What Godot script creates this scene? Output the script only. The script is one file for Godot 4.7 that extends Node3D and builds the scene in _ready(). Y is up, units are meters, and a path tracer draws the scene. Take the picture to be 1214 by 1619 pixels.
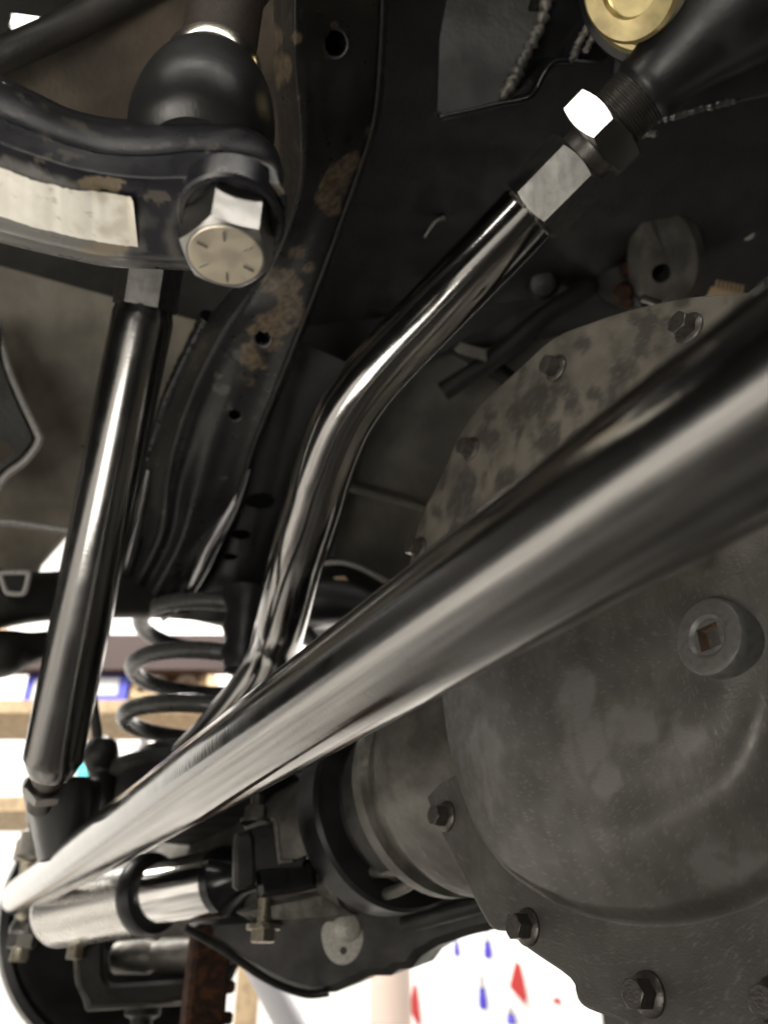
extends Node3D

const FOV := 63.4
const PITCH := 32.0
const EYE := Vector3(0, 0.30, 0)
const FPX := 1311.0                      # focal length in pixels of the 1214 x 1619 photograph

var R3 := Vector3.RIGHT
var U3 := Vector3(0, cos(deg_to_rad(PITCH)), sin(deg_to_rad(PITCH)))
var W3 := Vector3(0, sin(deg_to_rad(PITCH)), -cos(deg_to_rad(PITCH)))
var AXL := Vector3(-0.523, -0.02, -0.852).normalized()   # along the axle, towards the far wheel
var UP := Vector3.UP
var AXF := Vector3(0.852, 0, -0.523).normalized()        # towards the rear of the truck
var M := {}
var T := {}
var used := {}
var nz := FastNoiseLite.new()
var nz2 := FastNoiseLite.new()
var rng := RandomNumberGenerator.new()


# ---------------------------------------------------------------- places
func cw(c: Vector3) -> Vector3:
	return EYE + R3 * c.x + U3 * c.y + W3 * c.z

func ray(x: float, y: float) -> Vector3:
	return R3 * ((x - 607.0) / FPX) + U3 * ((809.5 - y) / FPX) + W3

func at(x: float, y: float, d: float) -> Vector3:
	return EYE + ray(x, y) * d

func on_plane(x: float, y: float, p: Vector3, n: Vector3) -> Vector3:
	var r := ray(x, y)
	return EYE + r * ((p - EYE).dot(n) / r.dot(n))

func to_px(w: Vector3) -> Vector2:
	var c := w - EYE
	var d := c.dot(W3)
	return Vector2(607.0 + c.dot(R3) / d * FPX, 809.5 - c.dot(U3) / d * FPX)


# ---------------------------------------------------------------- a mesh under construction
class Mb:
	var v := PackedVector3Array()
	var n := PackedVector3Array()
	var uv := PackedVector2Array()
	var c := PackedColorArray()
	var ix := PackedInt32Array()
	var tinted := false

	func p(pos: Vector3, nor: Vector3, t := Vector2.ZERO, col := Color.WHITE) -> int:
		v.append(pos); n.append(nor); uv.append(t); c.append(col)
		return v.size() - 1

	func tri(i: int, j: int, k: int) -> void:
		var f := (v[j] - v[i]).cross(v[k] - v[i])
		if f.dot(n[i] + n[j] + n[k]) > 0.0:
			ix.append(i); ix.append(k); ix.append(j)
		else:
			ix.append(i); ix.append(j); ix.append(k)

	func quad(i: int, j: int, k: int, l: int) -> void:
		tri(i, j, k); tri(i, k, l)

	# a flat polygon with its own normal
	func face(pts: Array) -> void:
		var nor := Vector3.ZERO
		for i in range(1, pts.size() - 1):
			nor += (pts[i] - pts[0]).cross(pts[i + 1] - pts[0])
		face_n(pts, nor.normalized())

	func face_n(pts: Array, nor: Vector3) -> void:
		var a := v.size()
		for q in pts:
			p(q, nor, Vector2(q.x + q.z, q.y) * 10.0)
		for i in range(1, pts.size() - 1):
			tri(a, a + i, a + i + 1)

	# rows of points; away: the normals point away from it (centre) or along it (direction)
	func grid(rows: Array, wrap_c: bool, centre, along: Vector3, tint = null, skip = null, uvs := Vector2(1, 1)) -> void:
		var nr := rows.size()
		var nc: int = rows[0].size()
		var a := v.size()
		var nors := PackedVector3Array()
		var sign_sum := 0.0
		for r in nr:
			var row: PackedVector3Array = rows[r]
			var up: PackedVector3Array = rows[maxi(r - 1, 0)]
			var dn: PackedVector3Array = rows[mini(r + 1, nr - 1)]
			var mid := Vector3.ZERO
			if centre == null and along == Vector3.ZERO:
				for q in row:
					mid += q
				mid /= nc
			for k in nc:
				var k0 := (k - 1 + nc) % nc if wrap_c else maxi(k - 1, 0)
				var k1 := (k + 1) % nc if wrap_c else mini(k + 1, nc - 1)
				var x := (row[k1] - row[k0]).cross(dn[k] - up[k])
				x = x.normalized()
				nors.append(x)
				if along != Vector3.ZERO:
					sign_sum += x.dot(along)
				elif centre != null:
					sign_sum += x.dot((row[k] - centre).normalized())
				else:
					sign_sum += x.dot((row[k] - mid).normalized())
		var s := 1.0 if sign_sum >= 0.0 else -1.0
		var wide := nc + 1 if wrap_c else nc
		for r in nr:
			var row: PackedVector3Array = rows[r]
			for kk in wide:
				var k := kk % nc
				var nor := nors[r * nc + k] * s
				var col := Color.WHITE
				if tint != null:
					col = tint.call(row[k], nor)
				p(row[k], nor, Vector2(float(kk) / (wide - 1) * uvs.x, float(r) / (nr - 1) * uvs.y), col)
		if tint != null:
			tinted = true
		for r in nr - 1:
			for k in wide - 1:
				var i := a + r * wide + k
				if skip != null and skip.call((v[i] + v[i + wide + 1]) * 0.5):
					continue
				quad(i, i + 1, i + wide + 1, i + wide)

	# tube along points
	func tube(path: PackedVector3Array, radii, sides := 24, cap0 := true, cap1 := true, tint = null, squash := 1.0, squash_dir := Vector3.ZERO) -> void:
		var m := path.size()
		var tan0 := (path[1] - path[0]).normalized()
		var side := tan0.cross(Vector3.UP if absf(tan0.y) < 0.9 else Vector3.RIGHT).normalized()
		var rows := []
		var length := 0.0
		for i in m:
			var tg := (path[mini(i + 1, m - 1)] - path[maxi(i - 1, 0)]).normalized()
			side = (side - tg * side.dot(tg)).normalized()
			var up := side.cross(tg)
			var rad: float = radii[i] if radii is Array else radii
			var row := PackedVector3Array()
			for k in sides:
				var an := TAU * k / sides
				var o := side * cos(an) * rad + up * sin(an) * rad
				if squash_dir != Vector3.ZERO:
					o -= squash_dir * o.dot(squash_dir) * (1.0 - squash)
				row.append(path[i] + o)
			rows.append(row)
			if i > 0:
				length += path[i].distance_to(path[i - 1])
		grid(rows, true, null, Vector3.ZERO, tint, null, Vector2(1, length))
		if cap0:
			face_n(Array(rows[0]), (path[0] - path[1]).normalized())
		if cap1:
			face_n(Array(rows[m - 1]), (path[m - 1] - path[m - 2]).normalized())

	# profile of (radius, height) turned about an axis; sharp where it bends by more than 35 degrees
	func lathe(o: Vector3, axis: Vector3, prof: Array, sides := 40, tint = null) -> void:
		var ax := axis.normalized()
		var e1 := ax.cross(Vector3.UP if absf(ax.y) < 0.9 else Vector3.RIGHT).normalized()
		var e2 := ax.cross(e1)
		var m := prof.size()
		var segn := []
		for i in m - 1:
			var d: Vector2 = prof[i + 1] - prof[i]
			segn.append(Vector2(d.y, -d.x).normalized())
		for i in m - 1:
			var na: Vector2 = segn[i]
			var nb: Vector2 = segn[i]
			if i > 0 and segn[i - 1].dot(segn[i]) > 0.82:
				na = (segn[i - 1] + segn[i]).normalized()
			if i < m - 2 and segn[i + 1].dot(segn[i]) > 0.82:
				nb = (segn[i + 1] + segn[i]).normalized()
			var a := v.size()
			for k in sides + 1:
				var an := TAU * k / sides
				var rd := e1 * cos(an) + e2 * sin(an)
				for h in 2:
					var q: Vector2 = prof[i + h]
					var nn := na if h == 0 else nb
					var pos := o + rd * q.x + ax * q.y
					var nor := rd * nn.x + ax * nn.y
					p(pos, nor, Vector2(float(k) / sides, q.y * 20.0), tint.call(pos, nor) if tint != null else Color.WHITE)
			for k in sides:
				quad(a + k * 2, a + k * 2 + 1, a + k * 2 + 3, a + k * 2 + 2)
		if tint != null:
			tinted = true

	# six-sided head: flat to flat af, height h, chamfered at its outer end (and the inner end of a nut)
	func hex(o: Vector3, axis: Vector3, af: float, h: float, turn: float, both := false, toward := Vector3.ZERO) -> void:
		var ax := axis.normalized()
		var e1 := ax.cross(Vector3.UP if absf(ax.y) < 0.9 else Vector3.RIGHT).normalized()
		var e2 := ax.cross(e1)
		if toward != Vector3.ZERO:
			turn += atan2(toward.dot(e2), toward.dot(e1))
		var ap := af * 0.5
		var face_r := ap * 0.955
		for f in 6:
			var mid := turn + TAU * f / 6.0
			var fn := e1 * cos(mid) + e2 * sin(mid)
			var a := v.size()
			var steps := 10
			for k in steps + 1:
				var an := mid - PI / 6 + PI / 3 * k / steps
				var rr := ap / cos(an - mid)
				var rd := e1 * cos(an) + e2 * sin(an)
				var drop := (rr - face_r) * 0.58
				var cn := (rd * 0.5 + ax * 0.866)
				var lo := drop if both else 0.0
				p(o + rd * rr + ax * lo, fn, Vector2(k * 0.1, 0))
				p(o + rd * rr + ax * (h - drop), fn, Vector2(k * 0.1, 1))
				p(o + rd * rr + ax * (h - drop), cn)
				p(o + rd * face_r + ax * h, cn)
				p(o + rd * face_r + ax * h, ax)
				p(o + ax * h, ax)
				p(o + rd * rr + ax * lo, rd * 0.5 - ax * 0.866)
				p(o + rd * face_r, rd * 0.5 - ax * 0.866)
				p(o + rd * face_r, -ax)
				p(o, -ax)
			for k in steps:
				var i := a + k * 10
				quad(i, i + 1, i + 11, i + 10)
				quad(i + 2, i + 3, i + 13, i + 12)
				tri(i + 4, i + 5, i + 14)
				if both:
					quad(i + 6, i + 7, i + 17, i + 16)
				tri(i + 8, i + 9, i + 18)

	# box with chamfered edges in a basis
	func box(o: Vector3, b: Basis, s: Vector3, ch := 0.0015) -> void:
		var h := s * 0.5
		var ax := [b.x, b.y, b.z]
		var hh := [h.x, h.y, h.z]
		ch = minf(ch, minf(hh[0], minf(hh[1], hh[2])) * 0.45)
		for d in 3:
			var e := (d + 1) % 3
			var g := (d + 2) % 3
			for sg in [-1.0, 1.0]:
				var q := []
				for t in [[-1, -1], [1, -1], [1, 1], [-1, 1]]:
					q.append(o + ax[d] * hh[d] * sg + ax[e] * (hh[e] - ch) * t[0] + ax[g] * (hh[g] - ch) * t[1])
				face_n(q, ax[d] * sg)
			for s1 in [-1.0, 1.0]:                      # edge between faces d and e
				for s2 in [-1.0, 1.0]:
					var q := []
					for t in [-1.0, 1.0]:
						q.append(o + ax[d] * hh[d] * s1 + ax[e] * (hh[e] - ch) * s2 + ax[g] * (hh[g] - ch) * t)
					for t in [1.0, -1.0]:
						q.append(o + ax[d] * (hh[d] - ch) * s1 + ax[e] * hh[e] * s2 + ax[g] * (hh[g] - ch) * t)
					face_n(q, (ax[d] * s1 + ax[e] * s2).normalized())
		for s1 in [-1.0, 1.0]:
			for s2 in [-1.0, 1.0]:
				for s3 in [-1.0, 1.0]:
					face_n([o + ax[0] * hh[0] * s1 + ax[1] * (hh[1] - ch) * s2 + ax[2] * (hh[2] - ch) * s3,
						o + ax[0] * (hh[0] - ch) * s1 + ax[1] * hh[1] * s2 + ax[2] * (hh[2] - ch) * s3,
						o + ax[0] * (hh[0] - ch) * s1 + ax[1] * (hh[1] - ch) * s2 + ax[2] * hh[2] * s3], (ax[0] * s1 + ax[1] * s2 + ax[2] * s3).normalized())

	# plate: outline and holes in the plane (o, e1, e2), its front towards nor, thick the other way
	func plate(o: Vector3, e1: Vector3, e2: Vector3, outline: PackedVector2Array, holes: Array, thick: float, bevel: float) -> void:
		var nor := e1.cross(e2).normalized()
		if Geometry2D.is_polygon_clockwise(outline):
			outline.reverse()
		var inner := PackedVector2Array()
		var m := outline.size()
		for i in m:
			var d0 := (outline[i] - outline[(i - 1 + m) % m]).normalized()
			var d1 := (outline[(i + 1) % m] - outline[i]).normalized()
			var bis := (Vector2(-d0.y, d0.x) + Vector2(-d1.y, d1.x))
			bis = bis / maxf(bis.length_squared() * 0.5, 0.6)
			inner.append(outline[i] + bis * bevel)
		var front := keyed(inner, holes)
		flat(front, o, e1, e2, nor, 0.0)
		flat(keyed(outline, holes), o, e1, e2, -nor, -thick)
		ring(inner, outline, o, e1, e2, nor, 0.0, -bevel, 0.7)
		ring(outline, outline, o, e1, e2, nor, -bevel, -thick, 0.0)
		for hole in holes:
			var h: PackedVector2Array = hole.duplicate()
			if not Geometry2D.is_polygon_clockwise(h):
				h.reverse()
			ring(h, h, o, e1, e2, nor, 0.0, -thick, 0.0)

	func ring(pa: PackedVector2Array, pb: PackedVector2Array, o: Vector3, e1: Vector3, e2: Vector3, nor: Vector3, za: float, zb: float, tilt: float) -> void:
		var m := pa.size()
		var sn := []
		for i in m:
			var d := (pb[(i + 1) % m] - pb[i]).normalized()
			sn.append(e1 * d.y - e2 * d.x)
		for i in m:
			var j := (i + 1) % m
			var ni: Vector3 = sn[i]
			var nj: Vector3 = sn[i]
			if sn[(i - 1 + m) % m].dot(sn[i]) > 0.6:
				ni = (sn[(i - 1 + m) % m] + sn[i]).normalized()
			if sn[j].dot(sn[i]) > 0.6:
				nj = (sn[j] + sn[i]).normalized()
			ni = (ni * (1.0 - tilt * 0.5) + nor * tilt).normalized()
			nj = (nj * (1.0 - tilt * 0.5) + nor * tilt).normalized()
			var a := p(o + e1 * pa[i].x + e2 * pa[i].y + nor * za, ni)
			p(o + e1 * pb[i].x + e2 * pb[i].y + nor * zb, ni)
			p(o + e1 * pb[j].x + e2 * pb[j].y + nor * zb, nj)
			p(o + e1 * pa[j].x + e2 * pa[j].y + nor * za, nj)
			quad(a, a + 1, a + 2, a + 3)

	func keyed(outline: PackedVector2Array, holes: Array) -> PackedVector2Array:
		var poly := outline.duplicate()
		for hole in holes:
			var h: PackedVector2Array = hole.duplicate()
			if not Geometry2D.is_polygon_clockwise(h):
				h.reverse()
			var best := 1e9
			var bi := 0
			var bj := 0
			for i in poly.size():
				for j in h.size():
					var d := poly[i].distance_squared_to(h[j])
					if d < best:
						best = d; bi = i; bj = j
			var joined := PackedVector2Array()
			for i in bi + 1:
				joined.append(poly[i])
			var eps := (poly[(bi + 1) % poly.size()] - poly[bi]).normalized() * 1e-5
			for j in h.size():
				joined.append(h[(bj + j) % h.size()])
			joined.append(h[bj] + eps)
			joined.append(poly[bi] + eps)
			for i in range(bi + 1, poly.size()):
				joined.append(poly[i])
			poly = joined
		return poly

	# ear clipping for outlines with keyed holes
	func ears(q: PackedVector2Array) -> PackedInt32Array:
		var out := PackedInt32Array()
		var left := range(q.size())
		var guard := 0
		while left.size() > 3 and guard < 5000:
			guard += 1
			var best := -1
			var best_score := -1e9
			for i in left.size():
				var a: Vector2 = q[left[(i - 1 + left.size()) % left.size()]]
				var b: Vector2 = q[left[i]]
				var c: Vector2 = q[left[(i + 1) % left.size()]]
				var area := (b - a).cross(c - b)
				if area < -1e-9:
					continue
				var clear := true
				for j in left:
					var p0: Vector2 = q[j]
					if p0.distance_squared_to(a) < 1e-4 or p0.distance_squared_to(b) < 1e-4 or p0.distance_squared_to(c) < 1e-4:
						continue
					if (b - a).cross(p0 - a) >= 0.0 and (c - b).cross(p0 - b) >= 0.0 and (a - c).cross(p0 - c) >= 0.0:
						clear = false
						break
				if clear:
					var score := area / maxf((b - a).length_squared() + (c - b).length_squared() + (a - c).length_squared(), 1e-9)
					if score > best_score:
						best_score = score
						best = i
			if best < 0:
				best = 0
			out.append_array([left[(best - 1 + left.size()) % left.size()], left[best], left[(best + 1) % left.size()]])
			left.remove_at(best)
		out.append_array(left)
		return out

	func flat(poly: PackedVector2Array, o: Vector3, e1: Vector3, e2: Vector3, nor: Vector3, z: float) -> void:
		var up := e1.cross(e2).normalized()
		var big := PackedVector2Array()
		for q in poly:
			big.append(q * 1000.0)
		var t := Geometry2D.triangulate_polygon(big)
		if t.is_empty():
			t = ears(big)
		var a := v.size()
		for q in poly:
			p(o + e1 * q.x + e2 * q.y + up * z, nor, q * 10.0)
		for i in t.size() / 3:
			tri(a + t[i * 3], a + t[i * 3 + 1], a + t[i * 3 + 2])

	func mesh(origin: Vector3) -> ArrayMesh:
		var arr := []
		arr.resize(Mesh.ARRAY_MAX)
		var w := PackedVector3Array()
		w.resize(v.size())
		for i in v.size():
			w[i] = v[i] - origin
			n[i] = n[i].normalized()
		arr[Mesh.ARRAY_VERTEX] = w
		arr[Mesh.ARRAY_NORMAL] = n
		arr[Mesh.ARRAY_TEX_UV] = uv
		if tinted:
			arr[Mesh.ARRAY_COLOR] = c
		arr[Mesh.ARRAY_INDEX] = ix
		var m := ArrayMesh.new()
		m.add_surface_from_arrays(Mesh.PRIMITIVE_TRIANGLES, arr)
		return m


# ---------------------------------------------------------------- naming and committing
func numbered(called: String) -> String:
	var k: int = used.get(called, 0)
	used[called] = k + 1
	return called if k == 0 else "%s_%03d" % [called, k]

func tag(o: Node3D, label: String, category: String, group := "") -> Node3D:
	o.set_meta("label", label)
	o.set_meta("category", category)
	if group:
		o.set_meta("group", group)
	return o

func thing(called: String, label: String, category: String, base: Vector3, group := "") -> Node3D:
	var o := Node3D.new()
	o.name = numbered(called)
	add_child(o)
	o.position = base
	return tag(o, label, category, group)

func origin_of(o: Node3D) -> Vector3:
	var w := o.position
	var q := o.get_parent()
	while q != self and q is Node3D:
		w += q.position
		q = q.get_parent()
	return w

func part(called: String, mb: Mb, m: Material, parent: Node3D, label := "") -> MeshInstance3D:
	var o := MeshInstance3D.new()
	o.name = called
	o.mesh = mb.mesh(origin_of(parent))
	o.material_override = null
	o.set_surface_override_material(0, m)
	parent.add_child(o, true)
	if label:
		o.set_meta("label", label)
	return o

# a thing that is one mesh
func single(called: String, mb: Mb, m: Material, base: Vector3, label: String, category: String, group := "") -> MeshInstance3D:
	var o := MeshInstance3D.new()
	o.name = numbered(called)
	o.mesh = mb.mesh(base)
	o.set_surface_override_material(0, m)
	add_child(o)
	o.position = base
	tag(o, label, category, group)
	return o

func structure(called: String, mb: Mb, m: Material) -> MeshInstance3D:
	var o := MeshInstance3D.new()
	o.name = numbered(called)
	o.mesh = mb.mesh(Vector3.ZERO)
	o.set_surface_override_material(0, m)
	add_child(o)
	o.set_meta("kind", "structure")
	return o


# ---------------------------------------------------------------- curves
func smooth(p: PackedVector3Array, per: int, closed := false) -> PackedVector3Array:
	var out := PackedVector3Array()
	var m := p.size()
	var segs := m if closed else m - 1
	for i in segs:
		var a := p[(i - 1 + m) % m] if closed else p[maxi(i - 1, 0)]
		var b := p[i]
		var c := p[(i + 1) % m]
		var d := p[(i + 2) % m] if closed else p[mini(i + 2, m - 1)]
		for k in per:
			out.append(b.cubic_interpolate(c, a, d, float(k) / per))
	if not closed:
		out.append(p[m - 1])
	return out

func smooth2(p: PackedVector2Array, per: int, closed := true) -> PackedVector2Array:
	var q := PackedVector3Array()
	for a in p:
		q.append(Vector3(a.x, a.y, 0))
	var out := PackedVector2Array()
	for a in smooth(q, per, closed):
		out.append(Vector2(a.x, a.y))
	return out

func circle2(c: Vector2, r: float, n := 20) -> PackedVector2Array:
	var out := PackedVector2Array()
	for i in n:
		out.append(c + Vector2(cos(TAU * i / n), sin(TAU * i / n)) * r)
	return out

# sections (arrays of corner points) joined along their length, both ways smoothed
func loft(sections: Array, along_per: int, around_per: int, closed: bool) -> Array:
	var around := []
	for s in sections:
		around.append(smooth(PackedVector3Array(s), around_per, closed))
	var rows := []
	var nc: int = around[0].size()
	var cols := []
	for k in nc:
		var line := PackedVector3Array()
		for s in around:
			line.append(s[k])
		cols.append(smooth(line, along_per))
	for r in cols[0].size():
		var row := PackedVector3Array()
		for k in nc:
			row.append(cols[k][r])
		rows.append(row)
	return rows

# a plate whose outline is seen at these pixels and which stands in the plane through p with its front towards n
func plate_seen(mb: Mb, px: Array, p: Vector3, n: Vector3, thick: float, bevel: float, holes := [], round_ := 0) -> void:
	n = n.normalized()
	if n.dot(EYE - p) < 0.0:
		n = -n
	var e1 := (UP.cross(n) if absf(n.y) < 0.9 else Vector3.RIGHT.cross(n)).normalized()
	var e2 := n.cross(e1)
	var o2 := PackedVector2Array()
	for q in px:
		var w := on_plane(q[0], q[1], p, n) - p
		o2.append(Vector2(w.dot(e1), w.dot(e2)))
	if round_:
		o2 = smooth2(o2, round_)
	var h2 := []
	for h in holes:
		var w := on_plane(h[0], h[1], p, n) - p
		h2.append(circle2(Vector2(w.dot(e1), w.dot(e2)), h[2]))
	mb.plate(p, e1, e2, o2, h2, thick, bevel)

func arc_path(pts: Array, per := 10) -> PackedVector3Array:
	return smooth(PackedVector3Array(pts), per)


# ---------------------------------------------------------------- materials
func ntex(called: String, freq: float, octaves: int, sd: int, lo: Color, hi: Color, at0 := 0.3, at1 := 0.7, kind := FastNoiseLite.TYPE_SIMPLEX_SMOOTH, side := 512) -> NoiseTexture2D:
	var f := FastNoiseLite.new()
	f.noise_type = kind
	f.frequency = freq
	f.fractal_octaves = octaves
	f.seed = sd
	var t := NoiseTexture2D.new()
	t.width = side
	t.height = side
	t.seamless = true
	t.noise = f
	var g := Gradient.new()
	g.set_color(0, lo)
	g.set_color(1, hi)
	g.set_offset(0, at0)
	g.set_offset(1, at1)
	t.color_ramp = g
	T[called] = t
	return t

func grey(v: float) -> Color:
	return Color(v, v, v)

func mat(called: String, lin: Color, rough: float, metal: float, tex := "", scale := 6.0, rtex := "", bump := "", bump_cm := 0.05, vcol := false) -> StandardMaterial3D:
	var m := StandardMaterial3D.new()
	m.resource_name = called
	m.albedo_color = lin.linear_to_srgb()
	m.roughness = rough
	m.metallic = metal
	if tex:
		m.albedo_texture = T[tex]
	if rtex:
		m.roughness_texture = T[rtex]
	if bump:
		m.heightmap_enabled = true
		m.heightmap_texture = T[bump]
		m.heightmap_scale = bump_cm
	m.uv1_triplanar = true
	m.uv1_scale = Vector3.ONE * scale
	m.vertex_color_use_as_albedo = vcol
	M[called] = m
	return m

func make_materials() -> void:
	ntex("mottle", 0.012, 5, 3, grey(0.72), grey(1.0))
	ntex("speck", 0.03, 4, 5, grey(0.86), grey(1.0), 0.25, 0.6)
	ntex("smudge", 0.01, 4, 9, grey(0.75), grey(1.0), 0.3, 0.7)
	ntex("grain", 0.09, 3, 11, grey(0.0), grey(1.0), 0.2, 0.8)
	ntex("cast", 0.035, 4, 12, grey(0.0), grey(1.0), 0.2, 0.8)
	ntex("dust", 0.008, 5, 17, Color(0.68, 0.66, 0.63), Color(1.0, 0.98, 0.95), 0.3, 0.75)
	ntex("rusty", 0.018, 5, 21, Color(0.45, 0.38, 0.33), Color(1.0, 0.72, 0.5), 0.35, 0.7)
	mat("black_paint", Color(0.020, 0.020, 0.021), 0.42, 0.0, "smudge", 5.0, "smudge", "grain", 0.006)
	mat("gloss_black", Color(0.010, 0.010, 0.011), 0.2, 0.0, "smudge", 6.0, "smudge", "cast", 0.003)
	mat("dusty_black", Color(0.030, 0.0285, 0.0265), 0.62, 0.0, "dust", 4.0, "smudge", "grain", 0.02)
	mat("deep_black", Color(0.013, 0.0125, 0.0115), 0.6, 0.0, "dust", 4.0, "smudge", "grain", 0.02)
	mat("worn_edge", Color(0.36, 0.35, 0.33), 0.5, 0.2, "speck", 14.0)
	mat("splash_grey", Color(0.24, 0.225, 0.19), 0.6, 0.0, "dust", 3.0, "smudge", "grain", 0.01)
	mat("stud_dark", Color(0.050, 0.036, 0.027), 0.6, 0.2, "speck", 10.0, "", "grain", 0.01)
	mat("rust_recess", Color(0.20, 0.125, 0.08), 0.8, 0.0, "speck", 20.0)
	mat("satin_edge", Color(0.42, 0.42, 0.43), 0.25, 1.0, "", 8.0, "smudge")
	mat("flat_zinc", Color(0.20, 0.196, 0.186), 0.45, 1.0, "speck", 8.0, "smudge")
	mat("pan_grey", Color(0.12, 0.115, 0.10), 0.6, 0.0, "dust", 3.0, "smudge", "grain", 0.01)
	mat("dull_brown", Color(0.10, 0.082, 0.062), 0.7, 0.0, "dust", 3.5, "", "grain", 0.02)
	mat("cast_iron", Color(0.20, 0.19, 0.168), 0.5, 0.4, "mottle", 5.0, "smudge", "cast", 0.04)
	mat("dark_iron", Color(0.055, 0.053, 0.050), 0.5, 0.3, "mottle", 5.0, "smudge", "cast", 0.04)
	mat("bolt_steel", Color(0.13, 0.12, 0.11), 0.42, 0.7, "speck", 12.0, "smudge", "grain", 0.01)
	mat("zinc", Color(0.33, 0.322, 0.305), 0.38, 1.0, "", 14.0, "smudge", "grain", 0.001)
	mat("zinc_face", Color(0.88, 0.80, 0.64), 0.55, 1.0, "", 20.0, "smudge", "grain", 0.002)
	mat("bright_steel", Color(0.80, 0.79, 0.77), 0.16, 1.0, "", 10.0, "smudge")
	mat("yellow_zinc", Color(0.52, 0.47, 0.37), 0.35, 0.9, "speck", 14.0, "smudge")
	mat("ring_steel", Color(0.70, 0.66, 0.58), 0.22, 1.0, "", 10.0, "smudge")
	mat("damper_silver", Color(0.76, 0.745, 0.71), 0.30, 0.9, "", 8.0, "smudge")
	mat("plug_steel", Color(0.16, 0.156, 0.148), 0.48, 0.3, "speck", 14.0, "smudge", "grain", 0.006)
	mat("rubber", Color(0.018, 0.018, 0.018), 0.42, 0.0, "", 10.0, "smudge", "grain", 0.004)
	mat("matt_black", Color(0.012, 0.012, 0.012), 0.75, 0.0)
	mat("rusty_steel", Color(0.115, 0.085, 0.065), 0.8, 0.1, "rusty", 8.0, "", "cast", 0.05)
	mat("cream_pad", Color(0.86, 0.84, 0.77), 0.55, 0.0, "", 20.0)
	mat("urethane", Color(0.78, 0.64, 0.30), 0.16, 0.55, "smudge", 8.0)
	M.urethane.clearcoat_enabled = true
	M.urethane.clearcoat = 0.8
	M.urethane.clearcoat_roughness = 0.08
	M.urethane.subsurf_scatter_enabled = true
	M.urethane.subsurf_scatter_strength = 0.4
	mat("tag_metal", Color(0.60, 0.575, 0.52), 0.5, 0.3, "speck", 20.0)
	mat("spring_paint", Color(0.085, 0.085, 0.083), 0.33, 0.0, "", 8.0, "smudge")
	mat("wall_white", Color(0.86, 0.86, 0.85), 0.8, 0.0)
	mat("floor_concrete", Color(0.42, 0.405, 0.385), 0.6, 0.0, "mottle", 0.6, "smudge")
	mat("shelf_wood", Color(0.38, 0.28, 0.165), 0.7, 0.0, "speck", 1.5)
	mat("beam_brown", Color(0.03, 0.010, 0.007), 0.6, 0.0)
	mat("carton", Color(0.48, 0.36, 0.22), 0.8, 0.0)
	mat("carton_white", Color(0.55, 0.55, 0.58), 0.6, 0.0)
	mat("print_blue", Color(0.05, 0.06, 0.50), 0.5, 0.0)
	mat("teal", Color(0.08, 0.55, 0.60), 0.4, 0.0)
	mat("red", Color(0.38, 0.03, 0.03), 0.5, 0.0)
	mat("blue", Color(0.06, 0.05, 0.45), 0.5, 0.0)
	mat("column_cream", Color(0.62, 0.50, 0.44), 0.7, 0.0)
	mat("lit_panel", Color(0.9, 0.9, 0.9), 0.5, 0.0)
	M.lit_panel.emission_enabled = true
	M.lit_panel.emission = Color(1.0, 0.97, 0.92)
	M.lit_panel.emission_energy_multiplier = 3.0
	mat("painted", Color.WHITE, 0.36, 0.0, "", 14.0, "smudge", "", 0.0, true)
	mat("steel_cover", Color.WHITE, 0.48, 0.25, "", 14.0, "smudge", "grain", 0.007, true)
	mat("arm_black", Color.WHITE, 0.36, 0.0, "", 14.0, "smudge", "grain", 0.003, true)
	# polished tubes: fine turning marks run round them
	ntex("turned", 0.06, 3, 31, grey(0.0), grey(1.0), 0.2, 0.8)
	var tube := mat("polished_tube", Color(0.36, 0.353, 0.342), 0.15, 1.0)
	tube.uv1_triplanar = false
	tube.uv1_scale = Vector3(0.35, 9.0, 1)
	tube.heightmap_enabled = true
	tube.heightmap_texture = T.turned
	tube.heightmap_scale = 0.0016
	tube.roughness_texture = T.smudge
	var t3: StandardMaterial3D = tube.duplicate()
	t3.resource_name = "near_tube"
	t3.roughness = 0.16
	t3.albedo_color = Color(0.36, 0.354, 0.345).linear_to_srgb()
	M["near_tube"] = t3
	var t2: StandardMaterial3D = tube.duplicate()
	t2.resource_name = "dark_tube"
	t2.albedo_color = Color(0.27, 0.265, 0.258).linear_to_srgb()
	t2.roughness = 0.23
	M["dark_tube"] = t2


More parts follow.
